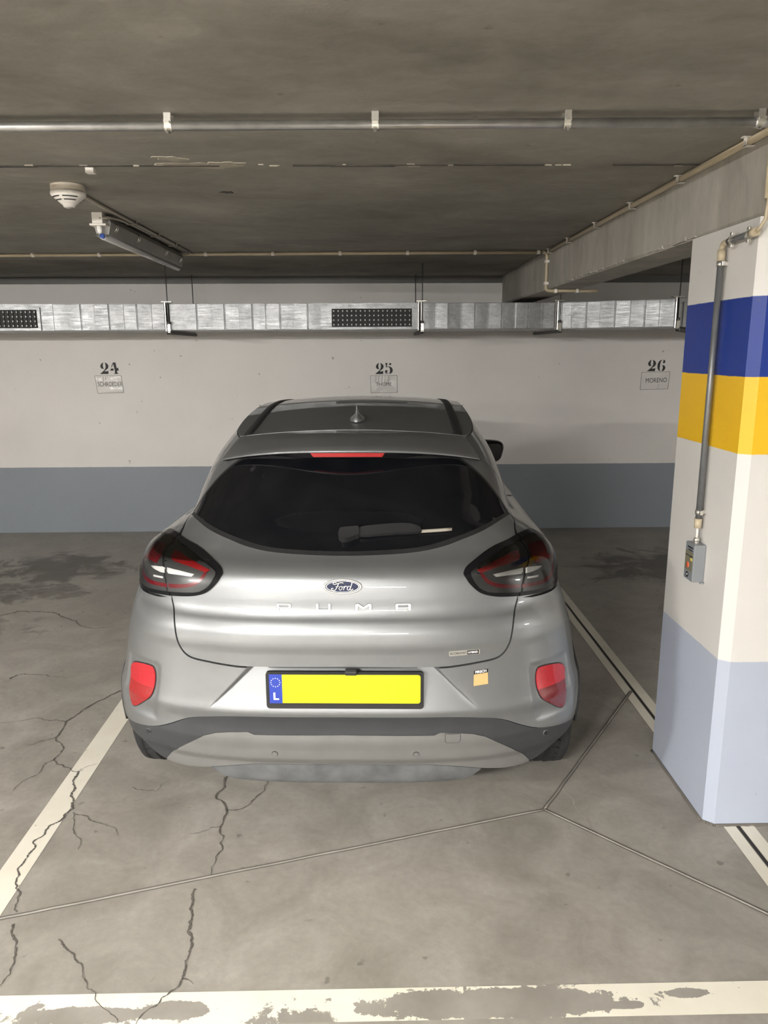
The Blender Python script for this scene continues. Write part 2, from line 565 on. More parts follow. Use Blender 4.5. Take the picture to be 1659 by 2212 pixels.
# concrete beam over the column, running into the back wall
bx0, bx1, bz = 1.245, 1.485, 2.158
b = MB()
ys = [YB, 2.2, 2.6, 3.0, 3.4, 3.8, 4.2, 4.6, 5.0, 5.4, 6.0, YW]
ch = .012
prof = [(bx0, H), (bx0, bz + ch), (bx0 + ch, bz), (bx1 - ch, bz), (bx1, bz + ch), (bx1, H)]
vs = [(x, y, z) for y in ys for x, z in prof]
n = len(prof)
fs = [[i * n + j, i * n + j + 1, (i + 1) * n + j + 1, (i + 1) * n + j] for i in range(len(ys) - 1) for j in range(n - 1)]
fs += [[j for j in range(n)], [(len(ys) - 1) * n + j for j in range(n)][::-1]]
b.add(vs, fs)
beam = tag(b.build('ceiling_beam', M_beam), 'raw concrete ceiling beam running from the striped column to the back wall', kind='structure')
# ragged formwork fins along the beam's lower edge
m = MB()
y = 2.95
while y < 5.2:
    s = random.uniform(.002, .006)
    l = random.uniform(.01, .09)
    if random.random() < .6:
        m.box(bx0 - s, bx0 + .01, y, y + l, bz + random.uniform(.002, .008), bz + random.uniform(.010, .020))
    y += l + random.uniform(.0, .05)
tag(m.build('formwork_fins', M_beam, beam), kind='stuff')
# lime runs down the beam face
m = MB()
for i in range(120):
    y = random.triangular(2.9, 4.9, 3.4); z1_ = H - random.uniform(.03, .06); l = abs(random.gauss(.03, .05)) + .01
    wd = random.uniform(.001, .004)
    a_ = random.uniform(-.004, .004)
    d_ = bx0 - random.uniform(.0005, .0012)
    m.add([(d_, y, z1_), (d_, y + wd, z1_), (d_, y + wd * .6 + a_, z1_ - l), (d_, y + wd * .3 + a_, z1_ - l)], [[0, 1, 2, 3]])
tag(m.build('lime_runs', M_lime, beam), kind='stuff')

# ---------------- column
cx0, cx1, cy0, cy1 = 1.2445, 1.52, 2.462, 2.998
cc = .028
plan = [(cx0, cy1), (cx0, cy0 + cc), (cx0 + cc * 1.2, cy0), (cx1 - cc, cy0), (cx1, cy0 + cc), (cx1, cy1)]
m = MB()
nz = 24
zs = [i * bz / nz for i in range(nz + 1)]
vs = [(x, y, z) for z in zs for x, y in plan]
n = len(plan)
fs = [[i * n + j, i * n + (j + 1) % n, (i + 1) * n + (j + 1) % n, (i + 1) * n + j] for i in range(nz) for j in range(n)]
fs += [list(range(n))[::-1], [nz * n + j for j in range(n)]]
m.add(vs, fs)
column = tag(m.build('pillar', M_col), 'white concrete pillar with blue and yellow stripes and pale blue base', kind='structure')
# rough mortar fillet where the pillar meets the floor
m = MB()
for a, bb in ((plan[0], plan[1]), (plan[1], plan[2]), (plan[2], plan[3])):
    k = 14
    pts = [(a[0] + (bb[0] - a[0]) * i / k + random.uniform(-.003, .003), a[1] + (bb[1] - a[1]) * i / k + random.uniform(-.003, .003), 0) for i in range(k + 1)]
    m.tube(pts, .009, 6)
m.build('mortar_fillet', M_joint, column)

# ---------------- floor markings (children of the floor)
def ribbon(name, pts, width, mat, z=.0012, parent=floor, jitter=0, wj=0):
    """flat strip of varying width along a floor polyline"""
    P = [Vector((p[0], p[1])) for p in pts]
    L, R = [], []
    for i, p in enumerate(P):
        t = (P[min(i + 1, len(P) - 1)] - P[max(i - 1, 0)]).normalized()
        nn = Vector((-t.y, t.x))
        wv = (width(i / (len(P) - 1)) if callable(width) else width) * (1 + random.uniform(-wj, wj)) * .5
        L.append(p + nn * wv); R.append(p - nn * wv)
    k = len(P)
    vs = [(q.x, q.y, z) for q in L] + [(q.x, q.y, z) for q in R]
    me = bpy.data.meshes.new(name)
    me.from_pydata(vs, [], [[i, i + k, i + 1 + k, i + 1] for i in range(k - 1)])
    return link(name, me, mat, parent)

def strip(name, x0, x1, y0, y1, mat, z=.001):
    nx = max(1, int((x1 - x0) / .3)); ny = max(1, int((y1 - y0) / .3))
    me = bpy.data.meshes.new(name)
    vs = [(x0 + (x1 - x0) * i / nx, y0 + (y1 - y0) * j / ny, z) for j in range(ny + 1) for i in range(nx + 1)]
    me.from_pydata(vs, [], [[j * (nx + 1) + i, j * (nx + 1) + i + 1, (j + 1) * (nx + 1) + i + 1, (j + 1) * (nx + 1) + i] for j in range(ny) for i in range(nx)])
    return link(name, me, mat, floor)
strip('bay_line', -1.288, -1.186, 1.76, 7.1, M_line)
strip('bay_line', 1.31, 1.356, 1.76, 7.1, M_line)
strip('bay_line', 1.374, 1.425, 1.76, 7.1, M_line)
strip('bay_line', -3.94, -3.84, 1.76, 7.1, M_line)
strip('bay_line', 3.93, 4.03, 1.76, 7.1, M_line)
strip('aisle_line', X0 + .5, X1 - .5, 1.655, 1.760, M_line2, .0015)
ribbon('expansion_joint', [(1.365 + random.uniform(-.002, .002), YB + .3 * i) for i in range(51)], .013, M_jointblack, .002)

def joint(pts):
    ribbon('control_joint', pts, .017, M_joint, .0016)
    o = MB().tube([(x, y, .0018) for x, y in pts], .0038, 6).build('joint_bead', M_jointbead, floor)
    return o
def seg(a, bb, k=24, j=.0012):
    return [(a[0] + (bb[0] - a[0]) * i / k + random.uniform(-j, j), a[1] + (bb[1] - a[1]) * i / k + random.uniform(-j, j)) for i in range(k + 1)]
JN = (.664, 2.575)
joint(seg((-3.9, 1.275), JN, 70))
joint(seg(JN, (1.352, 3.585)))
joint(seg(JN, (2.9, .41), 50))

def jag(pts, depth=4, amp=.16):
    P = [Vector(p) for p in pts]
    for _ in range(depth):
        Q = [P[0]]
        for a, c in zip(P[:-1], P[1:]):
            d = c - a
            mid = (a + c) * .5 + Vector((-d.y, d.x)) * random.uniform(-amp, amp)
            Q += [mid, c]
        P = Q
        if (P[1] - P[0]).length < .012:
            break
    return [(p.x, p.y) for p in P]
CRACKS = [
    (0.0090, [(-1.278, 3.696), (-1.306, 3.675), (-1.369, 3.594), (-1.422, 3.503), (-1.456, 3.403), (-1.482, 3.337), (-1.467, 3.228), (-1.468, 3.184), (-1.432, 3.14), (-1.408, 3.108), (-1.388, 3.046), (-1.397, 3.001)], 0),
    (0.0050, [(-1.482, 3.337), (-1.574, 3.352), (-1.676, 3.361), (-1.795, 3.334)], 0),
    (0.0050, [(-1.468, 3.184), (-1.524, 3.153), (-1.576, 3.112)], 0),
    (0.0040, [(-1.397, 3.001), (-1.426, 2.949), (-1.42, 2.875), (-1.464, 2.796), (-1.473, 2.721)], 0),
    (0.0050, [(-1.397, 3.001), (-1.326, 2.928), (-1.26, 2.889), (-1.192, 2.952)], 0),
    (0.0090, [(-1.254, 2.892), (-1.231, 2.79), (-1.195, 2.693), (-1.173, 2.628), (-1.19, 2.584), (-1.222, 2.519), (-1.241, 2.428), (-1.224, 2.342), (-1.21, 2.251), (-1.193, 2.185), (-1.157, 2.121), (-1.14, 2.078)], 0),
    (0.0060, [(-1.127, 2.027), (-1.096, 1.964), (-1.063, 1.903), (-1.047, 1.832), (-1.056, 1.792)], 0),
    (0.0040, [(-1.163, 2.602), (-1.097, 2.576), (-1.012, 2.525), (-0.938, 2.454)], 0),
    (0.0040, [(-1.154, 2.59), (-1.125, 2.505), (-1.081, 2.446), (-1.06, 2.38)], 0),
    (0.0080, [(-0.601, 2.875), (-0.607, 2.846), (-0.608, 2.76), (-0.627, 2.679), (-0.57, 2.6), (-0.572, 2.55), (-0.574, 2.502), (-0.552, 2.444), (-0.541, 2.367), (-0.554, 2.315), (-0.555, 2.235)], 0),
    (0.0060, [(-0.57, 2.6), (-0.505, 2.617), (-0.469, 2.688), (-0.435, 2.783), (-0.435, 2.841)], 0),
    (0.0040, [(-0.574, 2.502), (-0.62, 2.48), (-0.681, 2.459)], 0),
    (0.0080, [(-0.593, 2.17), (-0.587, 2.098), (-0.578, 2.022), (-0.555, 1.951), (-0.549, 1.898), (-0.547, 1.841), (-0.547, 1.806), (-0.571, 1.76), (-0.597, 1.717), (-0.634, 1.663), (-0.645, 1.634)], 0),
    (0.0035, [(-0.547, 1.806), (-0.512, 1.785)], 0),
    (0.0040, [(-0.96, 1.96), (-0.912, 1.914), (-0.875, 1.877), (-0.829, 1.813), (-0.779, 1.765), (-0.719, 1.701), (-0.686, 1.664)], 0),
    (0.0035, [(-0.985, 2.769), (-0.93, 2.747), (-0.881, 2.739), (-0.845, 2.816)], 0),
    (0.0100, [(-2.774, 5.377), (-2.627, 5.443), (-2.449, 5.511), (-2.299, 5.52)], 0),
    (0.0070, [(-2.49, 5.396), (-2.343, 5.405), (-2.2, 5.358), (-2.068, 5.284)], 0),
    (0.0090, [(-2.513, 4.832), (-2.435, 4.924), (-2.289, 4.907), (-2.112, 4.831), (-1.959, 4.724), (-1.878, 4.612), (-1.781, 4.578), (-1.675, 4.628)], 0),
    (0.0080, [(-1.979, 3.826), (-1.958, 3.879), (-1.888, 3.884), (-1.789, 3.866), (-1.671, 3.832)], 0),
    (0.0030, [(0.772, 2.713), (0.788, 2.611), (0.794, 2.542), (0.802, 2.458)], 1),
    (0.0030, [(0.617, 2.595), (0.627, 2.567)], 1),
]

for w_, pts, pale in CRACKS:
    ribbon('crack', jag(pts), (lambda t, w_=w_: w_ * (1 - .65 * t)), M_crackpale if pale else M_crack, .0022, wj=.55)

# ---------------- ceiling details (children of the ceiling)
def slab_blob(name, cx, cy, rx, ry, mat, z, n=26, rough=.35, parent=ceiling):
    pts = []
    for i in range(n):
        a = 2 * math.pi * i / n
        k = 1 + rough * (math.sin(2 * a + cx * 9) * .5 + math.sin(5 * a + cy * 7) * .4 + random.uniform(-.3, .3))
        pts.append((cx + rx * k * math.cos(a), cy + ry * k * math.sin(a)))
    return MB().prism(pts, .0025, lambda x, y, zz: (x, y, z - zz)).build(name, mat, parent)
m = MB()
x = -6.0
while x < 1.2:
    l = random.uniform(.05, .28)
    yy = 2.965 - .02 * (x + 1.3) / 2.5 + random.uniform(-.004, .004)
    if random.random() < .8:
        m.box(x, x + l, yy - random.uniform(.004, .008), yy + random.uniform(.004, .008), H - random.uniform(.003, .006), H + .01)
    x += l * random.uniform(.85, 1.1)
tag(m.build('formwork_seam', M_seam, ceiling), kind='stuff')
m = MB()
for i in range(34):
    x = random.uniform(-2.2, 1.15)
    yy = 2.965 - .02 * (x + 1.3) / 2.5 + random.uniform(-.016, .010)
    s = random.uniform(.006, .022)
    m.box(x, x + s * random.uniform(1, 2.5), yy, yy + s * .5, H - random.uniform(.002, .005), H + .01)
tag(m.build('mortar_flakes', M_patch, ceiling), kind='stuff')
slab_blob('mortar_patch', -.62, 2.965, .11, .045, M_patch, H, rough=.5)
slab_blob('mortar_patch', -.70, 2.86, .05, .03, M_patch, H, rough=.5)
slab_blob('mortar_patch', -.52, 2.93, .055, .022, M_patch, H, rough=.5)
slab_blob('chipped_hole', -.607, 3.44, .025, .02, M_seam, H, rough=.4)
MB().box(-1.045, -1.015, 2.985, 3.015, H - .02, H).build('formwork_plug', M_whiteplastic, ceiling)

def clip_u(name, parent, x, y, z, along, r, mat, up=True, leg=.03):
    """pipe clip: a saddle round the pipe with a foot up to the ceiling"""
    m = MB()
    w_ = .010
    ang = [math.radians(a) for a in range(-10, 191, 20)]
    for (r0, r1) in ((r + .0005, r + .003),):
        n_ = len(ang)
        vs = []
        for t in (-w_, w_):
            for rr_ in (r0, r1):
                for a in ang:
                    dx, dz = rr_ * math.cos(a), -rr_ * math.sin(a)
                    vs.append((x + t, y + dx, z + dz) if along == 'x' else (x + dx, y + t, z + dz))
        fs = []
        for i in range(n_ - 1):
            fs += [[i, i + 1, n_ + i + 1, n_ + i], [2 * n_ + i, 3 * n_ + i, 3 * n_ + i + 1, 2 * n_ + i + 1],
                   [n_ + i, n_ + i + 1, 3 * n_ + i + 1, 3 * n_ + i], [i, 2 * n_ + i, 2 * n_ + i + 1, i + 1]]
        m.add(vs, fs)
    if along == 'x':
        m.box(x - w_, x + w_, y - r - .003, y - r, z, H - .0005); m.box(x - w_, x + w_, y + r, y + r + .003, z, H - .0005)
        m.box(x - w_ * .8, x + w_ * .8, y - r - .016, y - r - .003, z + .002, z + .008)
    else:
        m.box(x - r - .003, x - r, y - w_, y + w_, z, H - .0005); m.box(x + r, x + r + .003, y - w_, y + w_, z, H - .0005)
    return m.build(name, mat, parent)

# ---------------- galvanised pipe across the ceiling
pz = H - .032
def pipe_y(x): return 2.364 - (x + 1.061) * .0256
p = empty('ceiling_pipe', (0, 2.34, pz))
def sub(o, e):          # keep world-space meshes under an empty that is not at the origin
    o.matrix_parent_inverse = e.matrix_world.inverted()
    return o
def anchored(name, loc, rz=0):
    e = empty(name, loc, rz)
    bpy.context.view_layer.update()
    return e
bpy.data.objects.remove(p)
p = anchored('ceiling_pipe', (0, 2.34, pz))
tag(p, 'long galvanised steel pipe clamped across the near ceiling', 'pipe')
sub(MB().tube([(x, pipe_y(x), pz) for x in (-7, -3, 1.13)], .0135, 16).build('pipe', M_galv, p), p)
sub(MB().tube([(x, pipe_y(x), pz) for x in (1.11, 1.16)], .0155, 16).build('end_sleeve', M_galv, p), p)
sub(MB().tube([(1.14, pipe_y(1.14), pz), (1.2, pipe_y(1.2), pz), (1.236, pipe_y(1.24), pz), (1.243, pipe_y(1.24), pz)], .012, 12).build('cable_sleeve', M_cream, p), p)
for x in (-3.4, -2.9, -1.75, -1.166, -.573, .022, .572, 1.123):
    if abs(x + 3.4) < .01 or abs(x + 1.166) < .01: continue
    c = clip_u('clamp', p, x, pipe_y(x), pz, 'x', .0135, M_zinc); sub(c, p)
    mb = MB().lathe([(.0001, .006), (.006, .006), (.006, 0), (.0065, 0)], 6, Matrix.Translation((x, pipe_y(x) - .012, pz - .016)) @ Matrix.Rotation(math.radians(200), 4, 'X'))
    mb.build('clamp_bolt', M_zinc, c)

# ---------------- cream conduit across the ceiling in front of the duct
cz = H - .014
def cond_y(x): return 5.478 - (x + 1.867) * .030 if x < 1.3 else 5.38
e = anchored('cross_conduit', (0, 5.42, cz))
tag(e, 'thin cream conduit clipped straight across the far ceiling before the duct', 'conduit')
sub(MB().tube([(x, cond_y(x), cz) for x in (-7, -4, -2, 0, 1.19)], .0105, 12).build('tube', M_cream, e), e)
for x in (-3.3, -2.83, -2.33, -1.867, -1.128, -.663, -.197, .269, .734, 1.17):
    sub(clip_u('clip', e, x, cond_y(x), cz, 'x', .0105, M_whiteplastic), e)

# ---------------- cream conduit along the beam
e = anchored('beam_conduit', (1.231, 4, cz))
tag(e, 'cream conduit running along the top of the concrete beam', 'conduit')
sub(MB().tube([(1.231, y, cz) for y in (2.40, 3, 4, 5.36)], .0115, 12).build('tube', M_cream, e), e)
for y in (2.58, 3.125, 3.678, 4.234, 4.805, 5.3):
    m = MB()
    m.box(1.205, 1.245, y - .009, y + .009, H - .004, H - .0005)
    m.box(1.2185 - .004, 1.2185, y - .009, y + .009, H - .032, H - .001)
    m.box(1.2185 - .004, 1.245, y - .009, y + .009, H - .0305, H - .0275)
    sub(m.build('clip', M_whiteplastic, e), e)
sub(MB().tube([(1.236, 2.41, cz - .004), (1.225, 2.36, cz - .012), (1.205, 2.33, cz - .03), (1.20, 2.30, cz - .02), (1.215, 2.28, cz)], .004, 8).build('loose_cable', M_rubber, e), e)

# ---------------- conduit dropping down the beam and under it
e = anchored('drop_conduit', (1.232, 5.39, 2.14))
tag(e, 'short cream conduit bent down and under the concrete beam', 'conduit')
zb = bz - .0125
pts = [(1.2, 5.385, cz), (1.222, 5.388, cz - .004), (1.2325, 5.39, cz - .018), (1.2325, 5.39, cz - .05), (1.2325, 5.39, 2.22), (1.2325, 5.39, zb + .03)]
pts += [(1.234, 5.39, zb + .012), (1.243, 5.39, zb + .003), (1.262, 5.39, zb), (1.35, 5.392, zb), (1.47, 5.395, zb), (1.6, 5.40, zb)]
sub(MB().tube(pts, .0115, 12).build('tube', M_cream, e), e)
for z in (2.34, 2.195):
    sub(MB().box(1.219, 1.2445, 5.366, 5.378, z - .009, z + .009).box(1.2165, 1.2205, 5.366, 5.405, z - .009, z + .009).build('clip', M_whiteplastic, e), e)
for x in (1.30, 1.45):
    sub(MB().box(x - .009, x + .009, 5.373, 5.379, zb - .012, bz - .0005).box(x - .009, x + .009, 5.373, 5.407, zb - .0145, zb - .0115).build('clip', M_whiteplastic, e), e)

# ---------------- smoke detector
e = anchored('smoke_detector', (-1.232, 3.30, H))
tag(e, 'round cream smoke detector on the ceiling beside the unlit tube lamp', 'smoke detector')
T = Matrix.Translation((-1.232, 3.30, H)) @ Matrix.Rotation(math.pi, 4, 'X')
sub(MB().lathe([(.001, 0), (.066, 0), (.067, .004), (.067, .024), (.064, .027), (.001, .027)], 40, T).build('base', simple('detector_base_beige', (.52, .47, .39, 1), .45), e), e)
hd = sub(MB().lathe([(.060, .026), (.069, .028), (.070, .036), (.066, .044), (.030, .074), (.026, .076), (.022, .086), (.001, .087)], 40, T).build('head', M_whiteplastic, e), e)
for rr0, h0 in ((.0605, .0485), (.0475, .0595)):
    for a0, a1 in ((200, 255), (268, 325), (20, 75), (90, 150)):
        m = MB(); n_ = 10; vs = []
        for i in range(n_ + 1):
            a = math.radians(a0 + (a1 - a0) * i / n_)
            for dr, dh in ((.0025, .0003), (-.0015, .0037)):
                vs.append(T @ Vector(((rr0 + dr) * math.cos(a), -(rr0 + dr) * math.sin(a), h0 + dh + .0006)))
        m.add(vs, [[2 * i, 2 * i + 1, 2 * i + 3, 2 * i + 2] for i in range(n_)])
        m.build('slot', M_blackmatt, hd)
sub(MB().lathe([(.001, .088), (.014, .088), (.014, .0905), (.001, .092)], 20, T).build('sensor_grille', M_fixture, e), e)

# ---------------- unlit tube lamp on the ceiling
FX0, FY0, FY1 = -1.325, 3.93, 5.45
def fixture(name, lit, x, y0, y1, along='y'):
    e = anchored(name, (x, (y0 + y1) / 2, H))
    zt = H - .018
    m = MB()      # sloping housing body
    prof = [(-.030, H - .012), (.030, H - .012), (.045, H - .040), (.030, H - .098), (-.030, H - .098), (-.045, H - .040)]
    vs = [(x + a, y, z) for y in (y0 + .03, y1) for a, z in prof]
    k = len(prof)
    m.add(vs, [[j, (j + 1) % k, k + (j + 1) % k, k + j] for j in range(k)] + [list(range(k)), list(range(k, 2 * k))[::-1]])
    sub(m.build('housing', M_fixture, e), e)
    return e
e = fixture('tube_lamp', False, FX0, FY0, FY1)
tag(e, 'unlit grey tube lamp hanging under the ceiling by the smoke detector', 'lamp')
m = MB()
for i in range(2):
    pass
m.tube([(FX0 + .004, FY0 + .02, H - .108), (FX0 + .004, FY1 - .01, H - .108)], .017, 14)
sub(m.build('diffuser', M_diffuser, e), e)
sub(MB().bbox(FX0 - .032, FX0 + .020, FY0 - .02, FY0 + .045, H - .052, H - .0005, .003).build('end_box', M_whiteplastic, e), e)
sub(MB().bbox(FX0 - .045, FX0 + .035, FY0 - .022, FY0 + .03, H - .062, H - .0525, .002).build('end_flange', M_whiteplastic, e), e)
sub(MB().lathe([(.001, 0), (.013, 0), (.013, .022), (.010, .032), (.001, .036)], 16, Matrix.Translation((FX0 - .002, FY0 - .004, H - .063)) @ Matrix.Rotation(math.pi, 4, 'X')).build('starter', simple('starter_white', (.9, .89, .86, 1), .4), e), e)
sub(MB().bbox(FX0 - .024, FX0 + .022, FY0 - .008, FY0 + .05, H - .112, H - .0985, .004).build('clear_end', M_clear, e), e)
sub(MB().lathe([(.001, 0), (.0115, 0), (.0115, .018), (.001, .018)], 14, Matrix.Translation((FX0 + .004, FY0 + .002, H - .108)) @ Matrix.Rotation(-math.pi / 2, 4, 'X')).build('blue_tube_end', M_bluecap, e), e)
for yy in (FY0 + .10, FY0 + .47, FY0 + 1.05, FY0 + 1.42):
    m = MB()
    m.tube([(FX0 + .0455, yy, H - .036), (FX0 + .052, yy, H - .05), (FX0 + .046, yy, H - .066), (FX0 + .037, yy, H - .074)], .0028, 6)
    m.tube([(FX0 + .0455, yy + .022, H - .036), (FX0 + .052, yy + .022, H - .05), (FX0 + .046, yy + .022, H - .066), (FX0 + .037, yy + .022, H - .074)], .0028, 6)
    m.tube([(FX0 + .037, yy, H - .074), (FX0 + .037, yy + .022, H - .074)], .0028, 6)
    sub(m.build('spring_clip', M_zinc, e), e)
# two parallel conduits feeding detector and lamp
e = anchored('lamp_conduit', (-1.235, 4.4, H - .01))
tag(e, 'pair of dull beige cable tubes clipped beside the unlit tube lamp', 'conduit')
sub(MB().tube([(-1.232, 3.36, H - .009), (-1.236, 3.9, H - .009), (-1.226, 4.9, H - .009), (-1.222, 5.44, H - .009)], .0075, 10).build('tube', M_creamgrey, e), e)
sub(MB().tube([(FX0 + .004, FY0 - .018, H - .03), (FX0 + .04, FY0 + .0, H - .022), (-1.262, 4.03, H - .016), (-1.256, 4.2, H - .011), (-1.246, 4.9, H - .010), (-1.242, 5.44, H - .010)], .0068, 10).build('tube', M_creamgrey, e), e)
for y in (4.17, 4.60, 5.0, 5.36):
    sub(MB().box(-1.268, -1.21, y - .008, y + .008, H - .0205, H - .0175).box(-1.213, -1.210, y - .008, y + .008, H - .0205, H - .0005).box(-1.212, -1.19, y - .008, y + .008, H - .003, H - .0005).build('clip', M_creamgrey, e), e)

# ================================================================== DUCT
DY0, DZ0, DZ1, DEP = 6.2, 1.910, 2.116, .83
KX, KY = 1.515, 6.2          # kink on the right
ANG = -math.atan2(.42, .80)
dd = anchored('ventilation_duct', (0, DY0, DZ0))
tag(dd, 'long flat silver sheet metal ventilation duct hung along the back wall', 'duct')
def dpt(s, off, z):
    """s along the duct front (x up to the kink, then along the angled leg), off = behind the front face"""
    if s <= KX:
        return (s, DY0 + off, z)
    t = s - KX
    c_, s_ = math.cos(ANG), math.sin(ANG)
    if t <= .92:
        return (KX + t * c_ - off * s_ * 1.0, KY + t * s_ + off * c_, z)
    ex, ey = KX + .92 * c_, KY + .92 * s_
    return (ex + (t - .92) - off * s_ * max(0, 1 - (t - .92) * 2), ey + off, z)
def duct_core(s0, s1):
    m = MB()
    vs = [dpt(s, o, z) for s in (s0, s1) for o, z in ((.006, DZ0), (.006, DZ1), (DEP, DZ1), (DEP, DZ0))]
    m.add(vs, [[0, 1, 2, 3], [4, 7, 6, 5], [0, 4, 5, 1], [1, 5, 6, 2], [2, 6, 7, 3], [3, 7, 4, 0]])
    return sub(m.build('casing', M_duct, dd), dd)
segs = [(-7.2, -1.632), (-1.600, .392), (.424, 1.503), (1.527, 2.415), (2.447, 11.3)]
grilles = [(-.30, .345), (-3.28, -2.645), (2.50, 3.1)]
for s0, s1 in segs:
    duct_core(s0, s1)
    # shallow cross-broken panels pressed into the front sheet
    n_ = max(1, round((s1 - s0) / .112))
    st = (s1 - s0) / n_
    for i in range(n_):
        a, bq = s0 + i * st, s0 + (i + 1) * st
        if s1 < -3.7 or (a > 2.6): continue
        if any(a < g1 + .026 and bq > g0 - .026 for g0, g1 in grilles): continue
        k = random.uniform(.0008, .0030) * (1 if i % 2 else -1)
        m = MB()
        g = .0010
        za, zb_ = DZ0 + .004, DZ1 - .004
        ss = [a + g, a + g + .006, (a + bq) / 2, bq - g - .006, bq - g]
        oo = [.0065, .0035 + k, .0030 + random.uniform(-.0006, .0006), .0035 - k, .0065]
        v = [dpt(s_, o_ + random.uniform(-.0003, .0003), z) for s_, o_ in zip(ss, oo) for z in (za, zb_)]
        m.add(v, [[2 * j, 2 * j + 2, 2 * j + 3, 2 * j + 1] for j in range(4)])
        v = [dpt(a, .007, za - .002), dpt(bq, .007, za - .002), dpt(bq, .007, zb_ + .002), dpt(a, .007, zb_ + .002)]
        m.add([dpt(a, .0068, za - .003), dpt(bq, .0068, za - .003), dpt(bq - g, .0035, za), dpt(a + g, .0035, za)], [[0, 1, 2, 3]])
        m.add([dpt(a, .0068, zb_ + .003), dpt(bq, .0068, zb_ + .003), dpt(bq - g, .0035, zb_), dpt(a + g, .0035, zb_)], [[3, 2, 1, 0]])
        sub(m.build('duct_panel', M_duct, dd), dd)
for s in (-1.616, .408, 1.515, 2.431):       # flanged joints
    for q in (-.011, .011):
        m = MB()
        vs = [dpt(s + q + t, o, z) for t in (-.004, .004) for o, z in ((-.010, DZ0 - .008), (-.010, DZ1 + .008), (DEP + .01, DZ1 + .008), (DEP + .01, DZ0 - .008))]
        m.add(vs, [[0, 1, 2, 3], [4, 7, 6, 5], [0, 4, 5, 1], [1, 5, 6, 2], [2, 6, 7, 3], [3, 7, 4, 0]])
        sub(m.build('flange', M_galv, dd), dd)
for g0, g1 in grilles:
    gr = anchored('air_grille', dpt((g0 + g1) / 2, 0, DZ0))
    tag(gr, {-.30: 'black slotted air grille in the middle of the silver duct', -3.28: 'black slotted air grille at the left end of the silver duct', 2.50: 'black air grille half hidden behind the striped pillar'}[g0], 'grille', 'air grilles of the duct')
    z0_, z1_ = 1.930, 2.072
    def dbox(m, s0, s1, o0, o1, za, zb_):
        vs = [dpt(s, o, z) for s in (s0, s1) for o in (o0, o1) for z in (za, zb_)]
        m.add(vs, [(0, 1, 3, 2), (4, 6, 7, 5), (0, 4, 5, 1), (2, 3, 7, 6), (0, 2, 6, 4), (1, 5, 7, 3)])
        return m
    f = MB()
    fw = .024
    dbox(f, g0 - fw, g1 + fw, -.006, .0035, z1_, z1_ + fw * .8); dbox(f, g0 - fw, g1 + fw, -.006, .0035, z0_ - fw * .8, z0_)
    dbox(f, g0 - fw, g0, -.006, .0035, z0_, z1_); dbox(f, g1, g1 + fw, -.006, .0035, z0_, z1_)
    sub(f.build('grille_frame', M_duct, gr), gr)
    sub(dbox(MB(), g0, g1, .002, .0055, z0_, z1_).build('grille_back', M_grille, gr), gr)
    nn_ = 18
    mb, mn = MB(), MB()
    for i in range(nn_):
        s = g0 + (g1 - g0) * (i + .5) / nn_
        bl = dbox(MB(), s - .0035, s + .0035, -.005, .003, z0_ + .002, z1_ - .002)
        sub(bl.build('blade', M_grille, gr), gr)
        for j in range(4):
            zc_ = z0_ + (z1_ - z0_) * (j + .5) / 4
            dbox(mn, s - .006, s + .003, -.0065, -.0045, zc_ - .006, zc_ + .006)
    tag(sub(mn.build('blade_pivots', M_nub, gr), gr), kind='stuff')

# hangers: two threaded rods, a strut under the duct, nuts and a bracket
def hanger(s, label, front=True):
    a = dpt(s, -.035, 0); r_ = dpt(s - .0, DEP + .035, 0)
    pass
    h = anchored('duct_hanger', (a[0], a[1], DZ0 - .03))
    tag(h, label, 'hanger', 'threaded rod hangers carrying the duct')
    for q in (a, r_):
        y_ = min(q[1], YW - .03)
        rod = sub(MB().tube([(q[0] + .018, y_, DZ0 - .035), (q[0] + .018, y_, H - .001)], .0042, 8).build('rod', M_darksteel, h), h)
    sub(MB().lathe([(.001, .02), (.014, .02), (.016, .01), (.016, 0), (.001, 0)], 6, Matrix.Translation((a[0] + .018, a[1], DZ0 + .045))).build('nut', M_darksteel, h), h)
    sub(MB().box(a[0] + .008, a[0] + .030, a[1] - .004, a[1] + .004, DZ0 - .02, DZ0 + .046).build('bracket', M_zinc, h), h)
    m = MB()
    d = Vector((r_[0] - a[0], min(r_[1], YW - .03) - a[1], 0)); L_ = d.length; d.normalize(); nrm = Vector((-d.y, d.x, 0))
    for o0, o1, za, zb_ in ((-.016, .016, -.014, -.011), (-.016, -.013, -.033, -.011), (.013, .016, -.033, -.011)):
        vs = [Vector((a[0] + .018, a[1], DZ0)) + d * t + nrm * o + Vector((0, 0, z)) for t in (-.02, L_ + .02) for o in (o0, o1) for z in (za, zb_)]
        m.add(vs, [(0, 1, 3, 2), (4, 6, 7, 5), (0, 4, 5, 1), (2, 3, 7, 6), (0, 2, 6, 4), (1, 5, 7, 3)])
    sub(m.build('strut', M_darksteel, h), h)
    sub(MB().box(a[0] - .03, a[0] + .05, a[1] - .006, a[1] + .05, DZ1 + .009, DZ1 + .014).build('top_tab', M_zinc, h), h)
hanger(-1.616, 'threaded rod hanger of the duct below the unlit tube lamp')
hanger(.408, 'threaded rod hanger beside the middle air grille of the duct')
hanger(1.515, 'rod hanger at the duct joint below the end of the concrete beam')
hanger(2.425, 'rod hanger at the duct end nearest the striped pillar')

